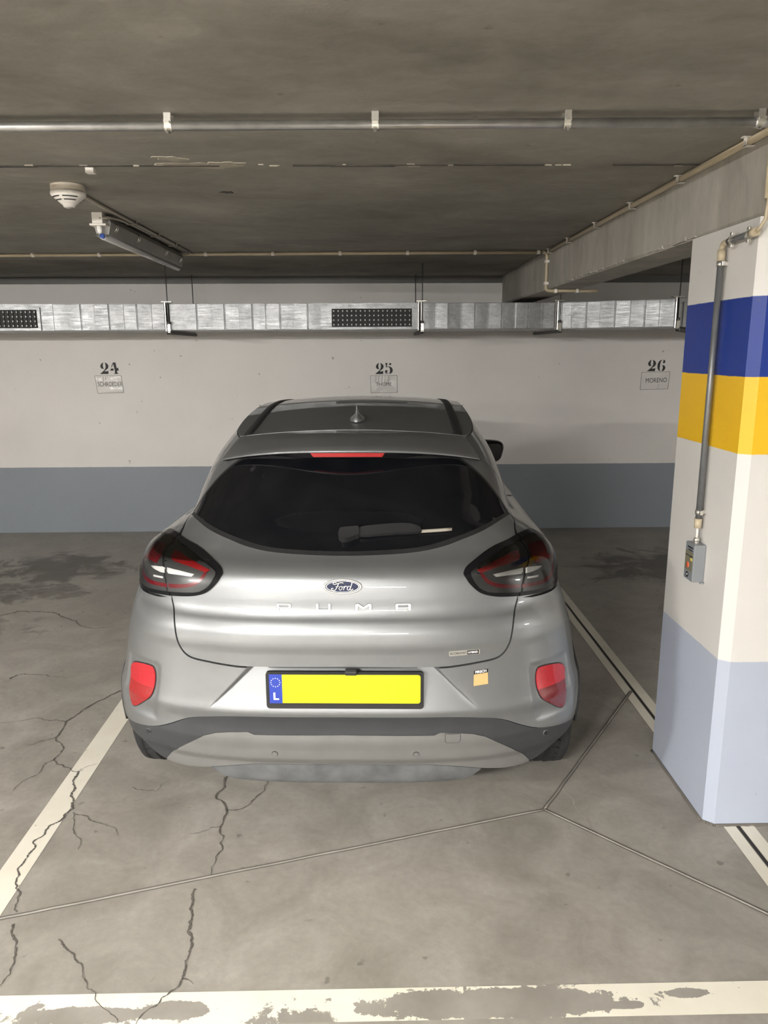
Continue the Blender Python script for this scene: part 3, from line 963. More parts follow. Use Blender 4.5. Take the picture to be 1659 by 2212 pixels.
# ================================================================== WALL NUMBERS AND NAME CARDS
DIG = {
 '2': (485, 665, 385, [[(640,285),(610,320),(603,380),(605,440),(618,462),(640,475),(610,490),(570,490),(535,465),(515,420),(520,380),(545,335),(590,295)],
      [(665,285),(710,295),(755,330),(785,380),(780,440),(750,490),(690,530),(640,570),(720,570),(760,560),(775,535),(765,660),(485,660),(560,600),(620,550),(670,490),(690,440),(690,370),(685,320)]]),
 '4': (750, 605, 390, [[(870,215),(950,220),(965,330),(975,410),(1025,385),(1040,490),(980,490),(985,560),(1030,600),(860,600),(905,570),(905,480),(880,330),(868,265),(815,380),(790,385),(830,280)],
      [(780,420),(865,415),(870,490),(750,490)]]),
 '5': (870, 630, 385, [[(880,250),(960,245),(945,320),(935,400),(915,410),(905,350)], [(980,265),(1010,285),(1050,245),(1100,270),(1075,325),(1020,315)],
      [(940,385),(1000,365),(1060,375),(1120,420),(1145,500),(1125,570),(1070,615),(1005,620),(1040,580),(1050,500),(1035,420),(1000,385),(950,395)],
      [(870,540),(885,500),(920,485),(960,510),(955,550),(925,580),(975,610),(970,625),(910,605),(880,575)]]),
 '6': (830, 665, 385, [[(990,285),(950,330),(930,400),(920,500),(920,600),(945,660),(900,645),(855,590),(835,510),(840,420),(880,340),(930,295)],
      [(1010,285),(1060,285),(1095,320),(1090,370),(1050,405),(1015,380),(1015,345),(1040,320)],
      [(980,470),(1040,460),(1085,485),(1110,530),(1100,600),(1050,650),(980,665),(1005,620),(1020,560),(1020,500)]]),
}
def digits(txt, x, z, h):
    m = MB()
    for ch_ in txt:
        ox, oy, oh, polys = DIG[ch_]
        for pl in polys:
            P = [((px_ - ox) / oh * h, (oy - py_) / oh * h) for px_, py_ in pl]
            V2 = [Vector(q) for q in P]
            k = len(P)
            r = delaunay_2d_cdt(V2, [(i, (i + 1) % k) for i in range(k)], [], 1, 1e-6)
            m.add([(x + q.x, YW - .0012, z + q.y) for q in r[0]], [list(f) for f in r[2]])
        x += h * .90 if ch_ == '2' else 0
    o = m.build('stencil_number', M_stencil, wall_back)
    return o
digits('24', -2.549, 1.535, .109)['label'] = 'black stencilled 24 on the back wall'
digits('25', .052, 1.522, .105)['label'] = 'black stencilled 25 on the back wall'
digits('26', 2.655, 1.535, .109)['label'] = 'black stencilled 26 on the back wall'
def card(txt, quad, sx, size, label, tx, tz, rot=0, folds=()):
    e = anchored('name_card', ((quad[0][0] + quad[2][0]) / 2, YW, quad[3][1]))
    tag(e, label, 'name card', 'name cards under the bay numbers')
    V = lambda p, d: (p[0], YW - d, p[1])
    k = len(quad)
    m = MB().add([V(q, .0) for q in quad] + [V(q, .002) for q in quad], [[0, 1, 2, 3], [7, 6, 5, 4]] + [[i, (i + 1) % 4, 4 + (i + 1) % 4, 4 + i] for i in range(4)])
    sub(m.build('sleeve', M_sleeve, e), e)
    m = MB()
    for i in range(4):
        a, b_ = quad[i], quad[(i + 1) % 4]
        m.tube([V(a, .0022), V(b_, .0022)], .0022, 6)
    sub(m.build('sleeve_rim', M_sleeve_edge, e), e)
    for fx, fz, fl, fw in folds:
        f = MB().tube([(fx, YW - .002, fz), (fx - .004, YW - .0045, fz - fl * .5), (fx - .006, YW - .002, fz - fl)], fw, 6)
        sub(f.build('plastic_fold', M_sleeve, e), e)
    me = text_mesh(txt, size, sx, offset=0)
    t = link('name_text', me, M_blackprint, e)
    t.matrix_parent_inverse = e.matrix_world.inverted()
    t.matrix_basis = Matrix.Translation((tx, YW - .0030, tz)) @ Matrix.Rotation(rot, 4, 'Y') @ Matrix.Rotation(math.pi / 2, 4, 'X')
card('SCHROEDER', [(-2.600, 1.519), (-2.352, 1.519), (-2.339, 1.362), (-2.583, 1.357)], .66, .062, 'clear sleeved name card under the stencilled number 24', -2.462, 1.440, 0, [(-2.52, 1.512, .05, .004), (-2.50, 1.512, .03, .003)])
card('THOME', [(.007, 1.508), (.262, 1.510), (.264, 1.348), (.012, 1.346)], .95, .046, 'clear sleeved name card above the car roof under number 25', .135, 1.426, 0, [(.06 + .03 * i, 1.503, .06, .004) for i in range(5)])
card('MORENO', [(2.608, 1.525), (2.880, 1.532), (2.870, 1.368), (2.604, 1.362)], .78, .062, 'clear sleeved name card under number 26 beside the striped pillar', 2.752, 1.449, -.03, [(2.78, 1.41, .04, .003)])

# ================================================================== PIPE AND GAS SENSOR ON THE PILLAR
px_ = cx0
e = anchored('riser_pipe', (px_ - .022, 2.69, 1.13))
tag(e, 'grey steel cable pipe bent along the side of the striped pillar', 'pipe')
rx = px_ - .024
ry = 2.69
sub(MB().tube([(rx, ry, 1.125), (rx, ry, 1.6), (rx, ry, 2.055)], .0108, 16).build('vertical_pipe', M_greypipe, e), e)
sub(MB().tube([(rx, ry - .045, 2.103), (rx, ry - .21, 2.107)], .0108, 16).build('horizontal_pipe', M_greypipe, e), e)
sub(MB().tube([(rx, ry, 2.045), (rx, ry, 2.082)], .0135, 16).build('sleeve', M_cream, e), e)
sub(MB().tube([(rx, ry, 2.08), (rx, ry - .002, 2.092), (rx, ry - .010, 2.100), (rx, ry - .024, 2.103), (rx, ry - .05, 2.103)], .0095, 12).build('elbow', M_cream, e), e)
sub(MB().tube([(rx, ry - .20, 2.107), (rx, ry - .232, 2.108)], .0135, 16).build('sleeve', M_cream, e), e)
sub(MB().tube([(rx, ry, 1.130), (rx, ry, 1.095)], .0135, 16).build('sleeve', M_cream, e), e)
sub(MB().tube([(rx, ry, 1.098), (rx, ry, 1.055)], .0048, 10).build('cable', M_whiteplastic, e), e)
sub(MB().tube([(rx, ry - .228, 2.108), (rx + .002, ry - .25, 2.118), (rx + .01, ry - .262, 2.14), (rx + .014, ry - .262, 2.20), (rx + .014, ry - .255, 2.36)], .006, 10).build('cable', M_cream, e), e)
sub(MB().tube([(rx + .012, ry - .258, 2.20), (rx + .012, ry - .256, 2.40)], .011, 10).build('cover_tube', M_cream, e), e)
for kind_, t in (('v', 1.155), ('v', 2.035), ('h', ry - .07), ('h', ry - .185)):
    m = MB()
    if kind_ == 'v':
        m.tube([(rx, ry, t - .008), (rx, ry, t + .008)], .0135, 16)
        m.box(rx, cx0, ry - .004, ry + .004, t - .006, t + .006)
        m.bbox(rx - .006, rx + .006, ry - .026, ry - .013, t - .008, t + .008, .002)
        m.bbox(rx - .005, rx + .005, ry + .013, ry + .021, t - .007, t + .007, .002)
    else:
        m.tube([(rx, t - .007, 2.105), (rx, t + .007, 2.105)], .0135, 16)
        m.box(rx, cx0, t - .004, t + .004, 2.100, 2.110)
        m.bbox(rx - .006, rx + .006, t - .007, t + .007, 2.118, 2.130, .002)
        m.bbox(rx - .006, rx + .006, t - .007, t + .007, 2.080, 2.092, .002)
    sub(m.build('pipe_clamp', M_zinc, e), e)

g = anchored('gas_sensor', (px_ - .02, 2.69, .893))
tag(g, 'small grey sensor box on the pillar below the steel pipe', 'sensor')
sx1, sx0 = px_ - .001, px_ - .046
sub(MB().bbox(sx0, sx1, 2.652, 2.728, .893, 1.036, .004).build('case', M_devgrey, g), g)
sub(MB().box(sx0 + .03, sx1 + .0005, 2.646, 2.655, .888, .894).build('foot', M_devgrey, g), g)
sub(MB().lathe([(.001, .024), (.006, .024), (.010, .020), (.011, .012), (.009, .008), (.010, .004), (.010, 0), (.001, 0)], 14, Matrix.Translation((rx, ry, 1.034))).build('cable_gland', M_zinc, g), g)
fx = sx0 - .0008
sub(MB().box(fx, sx0 + .001, 2.658, 2.722, .930, 1.005).build('label_plate', simple('label_olive', (.17, .16, .11, 1), .5), g), g)
sub(MB().box(fx - .0006, sx0, 2.660, 2.682, .985, .990).box(fx - .0006, sx0, 2.690, 2.720, .986, .989).box(fx - .0006, sx0, 2.666, 2.700, 1.008, 1.012).box(fx - .0006, sx0, 2.664, 2.705, 1.018, 1.023).build('print', M_blackprint, g), g)
sub(MB().box(fx - .0007, sx0, 2.659, 2.676, .972, .983).build('yellow_mark', simple('label_yellow', (.65, .55, .12, 1), .5), g), g)
def xdisc(y, z, r, d0, d1, n=20):
    return MB().lathe([(.0005, d0), (r, d0), (r, d1), (.0005, d1)], n, Matrix.Translation((sx0, y, z)) @ Matrix.Rotation(-math.pi / 2, 4, 'Y'))
sub(xdisc(2.696, .951, .0115, 0, .0018).build('red_symbol', simple('symbol_red', (.75, .13, .06, 1), .5), g), g)
sub(xdisc(2.695, .913, .011, 0, .0022).build('sensor_port', M_blackmatt, g), g)
sub(xdisc(2.697, .913, .006, 0, .003).build('port_mesh', M_galv, g), g)

# ================================================================== LIT LAMPS OVER THE DRIVE AISLE (behind the viewer)
for i, (lx, ly, st) in enumerate(LAMPS):
    e = anchored('aisle_lamp', (lx, ly, H))
    tag(e, ['lit ceiling lamp over the aisle, nearest behind the viewer', 'lit ceiling lamp over the aisle, far left of the viewer', 'added fill lamp on the ceiling, far right past the pillar', 'lit ceiling lamp in the far row behind the viewer, right of the middle', 'lit ceiling lamp in the far row behind the viewer, left of the middle'][i], 'lamp', 'lit lamps over the drive aisle')
    sub(MB().bbox(lx - TUBE_L / 2, lx + TUBE_L / 2, ly - .075, ly + .075, H - .055, H - .0005, .006).build('housing', M_whiteplastic, e), e)
    mt = bpy.data.materials.get('lit_tube_%d' % int(st)) or mat_emit('lit_tube_%d' % int(st), (1.0, .972, .928, 1), st)
    xa, xb = lx - TUBE_L / 2 + .02, lx + TUBE_L / 2 - .02
    m = MB()
    pr = [(-.07, H - .0555), (-.07, H - .066), (-.055, H - .080), (.055, H - .080), (.07, H - .066), (.07, H - .0555)]
    k = len(pr)
    m.add([(x, ly + a, z) for x in (xa, xb) for a, z in pr], [[j, (j + 1) % k, k + (j + 1) % k, k + j] for j in range(k)] + [list(range(k)), list(range(k, 2 * k))[::-1]])
    sub(m.build('diffuser', mt, e), e)

# ================================================================== THE CAR
CARX, CARY, CARYAW = -.101, 2.36, .036
car = anchored('car', (CARX, CARY, 0), -CARYAW)
tag(car, 'silver compact hatchback parked nose to the wall in bay 25', 'car')

def pch(xs, ys, x):
    xs = np.asarray(xs, float); ys = np.asarray(ys, float); x = np.clip(np.asarray(x, float), xs[0], xs[-1])
    h = np.diff(xs); d = np.diff(ys) / h; m = np.zeros(len(xs))
    for i in range(1, len(xs) - 1):
        if d[i - 1] * d[i] > 0:
            w1 = 2 * h[i] + h[i - 1]; w2 = h[i] + 2 * h[i - 1]
            m[i] = (w1 + w2) / (w1 / d[i - 1] + w2 / d[i])
    m[0] = d[0]; m[-1] = d[-1]
    k = np.clip(np.searchsorted(xs, x, side='right') - 1, 0, len(xs) - 2)
    t = (x - xs[k]) / h[k]; t2 = t * t; t3 = t2 * t
    return (2*t3-3*t2+1)*ys[k] + (t3-2*t2+t)*h[k]*m[k] + (-2*t3+3*t2)*ys[k+1] + (t3-t2)*h[k]*m[k+1]

# centre line of the rear (height -> distance forward), half width, corner length, nose profile
RZ = [.15, .195, .215, .26, .300, .335, .37, .42, .455, .487, .505, .530, .56, .60, .69, .74, .775, .81, .845, .865, .885, .93, .97, .995, 1.015, 1.032, 1.05, 1.20, 1.37, 1.47, 1.55]
RX = [.30, .125, .085, .066, .058, .034, .026, .014, .014, .010, .004, -.004, .000, .004, .009, .007, .001, .004, .018, .034, .043, .050, .058, .068, .086, .117, .160, .325, .515, .64, .78]
WZ = [.15, .23, .32, .46, .58, .72, .84, .92, .99, 1.03, 1.06, 1.085, 1.12, 1.20, 1.30, 1.40, 1.52]
WV = [.80, .87, .905, .91, .885, .862, .828, .81, .793, .772, .735, .685, .655, .643, .617, .560, .49]
LV = [.5, .55, .55, .55, .55, .55, .55, .55, .55, .55, .55, .55, .6, .7, .8, .9, 1.0]
FZ = [.15, .3, .5, .7, .82, .88, .92, .96, 1.0, 1.2, 1.46, 1.55]
FX_ = [4.05, 4.14, 4.18, 4.16, 4.10, 3.95, 3.75, 3.5, 3.30, 2.85, 2.25, 2.1]
_t = np.unique(np.concatenate([np.linspace(0, .9, 400), 1 - .1 * np.linspace(1, 0, 500) ** 3]))
_nx = 1 - (1 - _t ** 3.0) ** (1 / 3.0)
_s = np.concatenate([[0], np.cumsum(np.hypot(np.diff(_t) * .9, np.diff(_nx) * .55))])
U1 = _s[-1]; U2 = U1 + 2.6; U3 = U2 + U1

def smst(e0, e1, x):
    t = np.clip((x - e0) / (e1 - e0), 0, 1)
    return t * t * (3 - 2 * t)

def S(u, z):
    """car skin: u runs round the body from the rear centre, z is height -> (lateral, forward, z)"""
    u = np.asarray(u, float); z = np.asarray(z, float)
    W = pch(WZ, WV, z); L = pch(WZ, LV, z); r = pch(RZ, RX, z); xf = pch(FZ, FX_, z)
    s = np.abs(u)
    y1 = np.interp(s, _s, _t) * W; x1 = r + np.interp(s, _s, _nx) * L
    x2 = r + L + (s - U1) / (U2 - U1) * (xf - .7 - r - L)
    sf = U3 - s
    y3 = np.interp(sf, _s, _t) * W; x3 = xf - np.interp(sf, _s, _nx) * .7
    x = np.where(s < U1, x1, np.where(s < U2, x2, x3)); y = np.where(s < U1, y1, np.where(s < U2, W, y3))
    # number plate recess with diagonal flanks
    yc = .335 + (.693 - z) / (.693 - .535) * .142
    q = np.clip((z - .537) / .155, 0, 1)
    inside = smst(0, 1, (yc - s) / (.008 + .016 * q)) * (z > .535) * (z < .6905)
    x = x + .030 * q * inside
    # shallow pockets round the low reflectors
    pk = smst(.0, .03, s - .675) * smst(.0, .03, .905 - s) * smst(0, .025, z - .445) * smst(0, .018, .668 - z)
    x = x + .010 * pk
    return np.stack([np.sign(u) * y, x, z], -1)

def Snorm(u, z):
    e, f = .006, .003
    n = np.cross(S(u + e, z) - S(u - e, z), S(u, z + f) - S(u, z - f))
    return n / np.linalg.norm(n, axis=-1, keepdims=True)

def u_at(x, z):
    """skin coordinate of a side point at distance x forward"""
    r = float(pch(RZ, RX, z)); L = float(pch(WZ, LV, z)); xf = float(pch(FZ, FX_, z))
    if x < r + L:
        return float(np.interp((x - r) / L, _nx, _s))
    if x < xf - .7:
        return U1 + (x - r - L) / (xf - .7 - r - L) * (U2 - U1)
    return U3 - float(np.interp((xf - x) / .7, _nx, _s))

def densify(poly, d, closed=True):
    out = []
    n = len(poly)
    for i in range(n if closed else n - 1):
        a, b_ = poly[i], poly[(i + 1) % n]
        k = max(1, int(math.ceil(math.hypot(b_[0] - a[0], b_[1] - a[1]) / d)))
        out += [(a[0] + (b_[0] - a[0]) * j / k, a[1] + (b_[1] - a[1]) * j / k) for j in range(k)]
    if not closed:
        out.append(poly[-1])
    return out

def inset(poly, d):
    if not d: return poly
    P = np.array(poly, float); n = len(P)
    area = .5 * np.sum(P[:, 0] * np.roll(P[:, 1], -1) - np.roll(P[:, 0], -1) * P[:, 1])
    sg = 1 if area > 0 else -1
    t = np.roll(P, -1, 0) - np.roll(P, 1, 0)
    t /= np.maximum(np.linalg.norm(t, axis=1, keepdims=True), 1e-9)
    nn = np.stack([-t[:, 1], t[:, 0]], 1) * sg
    return [tuple(q) for q in P + nn * d]

def inside_poly(P, x, y):
    P = np.asarray(P); c = np.zeros(len(x), bool); j = len(P) - 1
    for i in range(len(P)):
        xi, yi = P[i]; xj, yj = P[j]
        if yi != yj:
            k = ((yi > y) != (yj > y)) & (x < (xj - xi) * (y - yi) / (yj - yi) + xi)
            c ^= k
        j = i
    return c

def skin(name, poly, mat, parent, off=0.0, thick=.010, res=.02, edge=None, gap=0.0, sm=0, fn=None, crown=0.0, custom=True, extra=None):
    """cut a panel with outline poly (u, z) out of the car skin; off = proud of the skin, thick = returned edge"""
    if sm: poly = smooth_poly(poly, sm)
    poly = densify(poly, edge or res * .6)
    poly = inset(poly, gap)
    P = np.array(poly)
    u0, z0 = P.min(0); u1, z1 = P.max(0)
    gx, gy = np.meshgrid(np.arange(u0 + res * .5, u1, res), np.arange(z0 + res * .5, z1, res))
    gx = gx.ravel(); gy = gy.ravel()
    k = inside_poly(P, gx, gy)
    gx, gy = gx[k], gy[k]
    if len(gx):
        d2 = np.full(len(gx), 1e9)
        for a in range(0, len(P), 200):
            q = P[a:a + 200]
            d2 = np.minimum(d2, ((gx[:, None] - q[None, :, 0]) ** 2 + (gy[:, None] - q[None, :, 1]) ** 2).min(1))
        k = d2 > (res * .45) ** 2
        gx, gy = gx[k], gy[k]
    if extra:
        X = np.array(extra)
        if len(gx):
            d2 = ((gx[:, None] - X[None, :, 0]) ** 2 + (gy[:, None] - X[None, :, 1]) ** 2).min(1)
            k = d2 > .006 ** 2
            gx, gy = gx[k], gy[k]
        k = inside_poly(P, X[:, 0], X[:, 1])
        gx = np.concatenate([gx, X[k, 0]]); gy = np.concatenate([gy, X[k, 1]])
    n = len(P)
    pts = [Vector((float(a), float(b_))) for a, b_ in P] + [Vector((float(a), float(b_))) for a, b_ in zip(gx, gy)]
    r = delaunay_2d_cdt(pts, [(i, (i + 1) % n) for i in range(n)], [], 1, 1e-7)
    V = np.array([(v.x, v.y) for v in r[0]])
    F = [list(f) for f in r[2]]
    f_pos, f_nor = (S, Snorm) if fn is None else fn
    pos = f_pos(V[:, 0], V[:, 1]); nor = f_nor(V[:, 0], V[:, 1])
    o_ = np.full(len(V), off)
    if crown:
        dd_ = np.full(len(V), 1e9)
        for a in range(0, len(P), 200):
            q = P[a:a + 200]
            dd_ = np.minimum(dd_, ((V[:, None, 0] - q[None, :, 0]) ** 2 + (V[:, None, 1] - q[None, :, 1]) ** 2).min(1))
        o_ = off + crown * np.clip(np.sqrt(dd_) / .02, 0, 1) ** .5
    top = pos + nor * o_[:, None]
    # boundary edges
    cnt = {}
    for f in F:
        for i in range(len(f)):
            a, b_ = f[i], f[(i + 1) % len(f)]
            cnt[(a, b_)] = cnt.get((a, b_), 0) + 1
    be = [(a, b_) for (a, b_) in cnt if (b_, a) not in cnt]
    vs = [tuple(p_) for p_ in top]; fs = list(F); nl = [tuple(q) for q in nor]
    if thick:
        e0 = {}
        for a, b_ in be:
            for q in (a, b_):
                if q not in e0:
                    e0[q] = len(vs)
                    vs.append(tuple(top[q])); vs.append(tuple(top[q] - nor[q] * thick))
                    nl += [None, None]
            fs.append([e0[b_], e0[a], e0[a] + 1, e0[b_] + 1])
    me = bpy.data.meshes.new(name)
    me.from_pydata(vs, [], fs)
    me.polygons.foreach_set('use_smooth', [True] * len(me.polygons))
    me.update()
    if custom and not crown:
        vn = np.zeros((len(vs), 3)); me.vertices.foreach_get('normal', vn.ravel())
        vn = np.array([v.normal[:] for v in me.vertices])
        for i, q in enumerate(nl):
            if q is not None: vn[i] = q
        me.normals_split_custom_set_from_vertices([tuple(map(float, q)) for q in vn])
    return link(name, me, mat, parent)

def mir(poly):
    return [(-a, b_) for a, b_ in poly]
def both(right):
    """closed symmetric outline from its right half (top centre ... bottom centre)"""
    return right + [(-a, b_) for a, b_ in right[::-1] if abs(a) > 1e-6]

# ---------------- outlines (u, z)
SHUT = [(.985,1.106),(.945,1.092),(.857,1.072),(.82,1.060),(.785,1.024),(.775,1.016),(.734,.989),(.713,.956),(.697,.93),(.68,.895),(.66,.862),(.645,.831),(.623,.782),(.602,.746),(.577,.722),(.545,.709),(.485,.7015),(.413,.694),(.343,.690),(.16,.692),(0,.6935)]
SHUT = smooth_poly(SHUT, 3, False)
TGO = [(0,1.357),(.40,1.352),(.70,1.342),(.80,1.325),(.838,1.301),(.93,1.245),(.972,1.18)]
GLASS = [(0,1.352),(.35,1.349),(.60,1.340),(.68,1.316),(.765,1.263),(.83,1.211),(.88,1.172),(.945,1.124),(.948,1.117),(.93,1.114),(.82,1.112),(.695,1.099),(.561,1.083),(.444,1.068),(.325,1.056),(.195,1.05),(.05,1.047),(0,1.047)]
LAMP_IN = [(.838,1.0712),(.767,1.067),(.66,1.058),(.569,1.041),(.516,1.027),(.486,1.016),(.471,1.002),(.473,.990),(.487,.968),(.51,.945),(.532,.931),(.565,.9205),(.61,.913),(.686,.906)]
LAMP_SPLIT = [(.686,.906),(.697,.93),(.713,.956),(.734,.989),(.775,1.016),(.785,1.024),(.838,1.0712)]
LAMP_OUT = [(.838,1.0712),(.90,1.0705),(.97,1.066),(1.005,1.052),(1.03,1.034),(1.05,1.004),(1.045,.98),(1.025,.956),(.995,.930),(.975,.912),(.945,.900),(.88,.895),(.83,.897),(.756,.901),(.686,.906)]
LENS_IN = [(.80,1.0565),(.668,1.043),(.565,1.022),(.512,1.007),(.499,.996),(.504,.981),(.52,.956),(.545,.94),(.577,.931),(.697,.920)] 
LENS_OUT = [(.807,1.0565),(.873,1.060),(.955,1.053),(.995,1.040),(1.02,1.020),(1.03,1.000),(1.022,.975),(.995,.950),(.955,.930),(.915,.920),(.869,.914),(.812,.912),(.704,.920)]
SPLIT_IN = [(.697,.920),(.703,.936),(.715,.958),(.737,.990),(.776,1.018),(.785,1.026),(.80,1.0565)]
REDA = [(.746,1.037),(.709,1.036),(.62,1.023),(.526,1.005),(.540,.997),(.619,1.008),(.721,1.016),(.738,1.022)]
REDB = [(.945,1.036),(.90,1.041),(.822,1.041),(.805,1.026),(.795,1.010),(.85,1.007),(.905,1.004),(.925,1.014)]
RING = [(.800,1.004),(.88,1.004),(.925,1.000),(.945,.985),(.925,.962),(.885,.944),(.824,.935),(.742,.938),(.66,.944),(.60,.954),(.565,.968),(.548,.985),(.541,.996)]
WHITE_O = [(.836,.985),(.80,.990),(.754,.9945),(.737,.9935),(.733,.978),(.755,.977),(.804,.980)]
WHITE_I = [(.728,.9955),(.66,.994),(.588,.9895),(.598,.981),(.65,.981),(.712,.979),(.722,.984)]
WHITE2 = [(.80,.962),(.738,.966),(.734,.960),(.796,.956)]
REFL = [(.742,.646),(.80,.640),(.845,.628),(.868,.606),(.862,.580),(.845,.505),(.832,.471),(.815,.464),(.785,.478),(.735,.520),(.713,.548),(.706,.60),(.716,.638)]
TRIM_T = [(0,.512),(.294,.509),(.40,.504),(.475,.495),(.549,.480),(.618,.448),(.698,.417),(.78,.400),(.86,.384),(.93,.372),(.985,.366)]
TRIM_B = [(.985,.345),(.93,.337),(.857,.318),(.79,.288),(.74,.260),(.715,.252),(.702,.260),(.627,.325),(.603,.347),(.553,.380),(.495,.419),(.45,.434),(.40,.441),(.332,.446),(.312,.436),(0,.440)]
SKID_T = [(0,.440),(.312,.436),(.332,.446),(.40,.441),(.45,.434),(.495,.419),(.553,.380),(.603,.347),(.627,.325),(.702,.260)]
SKID_B = [(.702,.252),(.66,.248),(.60,.249),(.52,.262),(.42,.282),(.31,.298),(0,.303)]
LIP = [(0,.303),(.31,.298),(.42,.282),(.50,.266),(.47,.232),(.42,.215),(.25,.212),(0,.213)]

LAMP_IN = smooth_poly(LAMP_IN, 3, False); LAMP_OUT = smooth_poly(LAMP_OUT, 3, False); LENS_IN = smooth_poly(LENS_IN, 3, False); LENS_OUT = smooth_poly(LENS_OUT, 3, False)
TRIM_T = smooth_poly(TRIM_T, 3, False)
AX, AZ, AR = .685, .335, .350       # rear wheel arch
AXF = AX + 2.588
def arch(cx_, a0, a1, n_=26, r=AR):
    return [(cx_ + r * math.cos(math.radians(a0 + (a1 - a0) * i / n_)), AZ + r * math.sin(math.radians(a0 + (a1 - a0) * i / n_))) for i in range(n_ + 1)]
def uz(pts):
    return [(u_at(x, z), z) for x, z in pts]

# ---------------- roof: height over (forward, lateral)
RFX = [.40, .55, .75, .9, 1.1, 1.3, 1.5, 1.7, 2.0, 2.25]
RFZ = [1.384, 1.403, 1.4285, 1.444, 1.466, 1.4855, 1.499, 1.501, 1.490, 1.470]
def roof_z(x, y):
    k = .16 - .045 * smst(.6, 1.6, x)
    return pch(RFX, RFZ, x) - k * y * y
def side_y(x, z):
    r = pch(RZ, RX, z); L = pch(WZ, LV, z); W = pch(WZ, WV, z)
    return W * np.interp(np.clip((x - r) / L, 0, 1), _nx, _t)
_RE = {}
def roof_edge(x):
    k = round(float(x), 4)
    if k not in _RE: _RE[k] = roof_edge_(k)
    return _RE[k]
def roof_edge_(x):
    lo, hi = 1.30, 1.52
    for _ in range(40):
        m_ = (lo + hi) / 2
        if m_ < roof_z(x, side_y(x, m_)): lo = m_
        else: hi = m_
    return float(side_y(x, lo)), float(lo)

# ---------------- side of the body (one panel per side: quarter, doors, wing)
def body_side_outline():
    P = []
    xs = np.linspace(.735, 2.2, 24)
    P += [(u_at(x, roof_edge(x)[1] - .004), roof_edge(x)[1] - .004) for x in xs]
    P += [(U2 + .5, 1.44), (U3, 1.445), (U3, .20)]
    P += [(U2 + .6, .20)]
    P += uz([(x, z) for x, z in arch(AXF, -15, 195) if z > .215])
    P += uz([(AXF - AR - .08, .21), (2.0, .205), (AX + AR + .08, .21)])
    P += uz([(x, z) for x, z in arch(AX, -15, 134) if z > .215])
    P += [(u_at(.40, .70), .70), (1.0, .78), (.965, .893), (.88, .893), (.756, .898), (.680, .897)]
    P += SHUT[:25][::-1]
    P += [(.972, 1.18), (.93, 1.245), (.838, 1.301), (.80, 1.33)]
    return P
BS = body_side_outline()
for sg in (1, -1):
    bs = skin('body_side', BS if sg > 0 else mir(BS), M_paint, car, 0, .012, .026, edge=.014, gap=.002)
    # arch lip
    pts = [S(sg * u, z) + Snorm(sg * u, z) * .002 for u, z in uz(arch(AX, -12, 180, 40, AR + .004))]
    MB().tube([tuple(np.ravel(q)) for q in pts], .006, 8).build('arch_lip', M_blackmatt, bs)
    pts = [S(sg * u, z) for u, z in uz(arch(AXF, -10, 190, 40, AR + .004))]
    MB().tube([tuple(np.ravel(q)) for q in pts], .006, 8).build('arch_lip', M_blackmatt, bs)
    # side glass and door gaps
    sgl = uz([(1.00, 1.10), (1.25, 1.05), (1.9, 1.02), (2.62, 1.0), (2.50, 1.10), (2.30, 1.24), (2.08, 1.385), (1.75, 1.405), (1.42, 1.39), (1.22, 1.31), (1.05, 1.18)])
    skin('side_window', sgl if sg > 0 else mir(sgl), M_glass, bs, .003, .006, .03)
    for pl in ([(1.02, .80), (1.10, .66), (1.17, .45), (1.18, .24)], [(1.92, 1.02), (1.90, .7), (1.92, .24)], [(2.86, .96), (2.90, .7), (2.88, .35)]):
        pp = densify(pl, .03, False)
        us = [(sg * u_at(x, z), z) for x, z in pp]
        q = np.array([np.ravel(S(a, c_)) for a, c_ in us])
        MB().tube([tuple(v) for v in q], .0028, 6).build('door_gap', M_gap, bs)
    for x in (1.32, 2.15):
        us = densify([(x, .905), (x + .17, .90)], .02, False)
        q = np.array([np.ravel(S(sg * u_at(a, c_), c_) + Snorm(sg * u_at(a, c_), c_) * .022) for a, c_ in us])
        MB().tube([tuple(v) for v in q], .011, 10).build('door_handle', M_paint, bs)
# windscreen
ws = [(U2 + .30, 1.03), (U3 - .3, 1.02), (U3 + .3, 1.02)]
wsl = densify([(U2 + .28, 1.03), (U3, 1.03), (U3, 1.42), (U2 + .55, 1.42)], .05)
for sg in (1, -1):
    skin('windscreen', wsl if sg > 0 else mir(wsl), M_glass, car, .003, 0, .05)

# dark liner behind the shut lines
skin('shut_liner', both([(0, 1.33), (.70, 1.32), (.80, 1.28), (.93, 1.16), (.95, 1.07), (.90, .92), (.80, .80), (.80, .53), (.6, .40), (.4, .33), (0, .33)]), M_gap, car, -.014, 0, .03)

# ---------------- rear bumper
bt = SHUT[27:][::-1] + [(.686, .905), (.756, .895), (.88, .889), (.961, .889), (.996, .778), (u_at(.395, .695), .695)]
bt += uz([(x, z) for x, z in arch(AX, 135, 178) ]) + [(.985, .370)]
_ex = []
for z in np.arange(.530, .692, .0045):
    q = min(max((z - .537) / .155, 0), 1); yc = .335 + (.693 - z) / (.693 - .535) * .142; w_ = .008 + .016 * q
    _ex += [(sg * (yc - w_ * f_), z) for sg in (1, -1) for f_ in (-.25, 0., .25, .5, .75, 1., 1.25)]
bumper = skin('rear_bumper', both(bt + TRIM_T[::-1][1:]), M_paint, car, 0, .010, .014, edge=.009, gap=.0030, extra=_ex)
trim = skin('bumper_cladding', both(TRIM_T + TRIM_B), M_trim, car, -.003, .012, .016, edge=.009, gap=.0006)
skid = skin('bumper_insert', both(SKID_T + SKID_B), M_skid, car, -.0005, .012, .014, edge=.009, gap=.0008)
lip = skin('bumper_lip', both(LIP), M_lip, car, .002, .02, .016, edge=.01, gap=.0006)
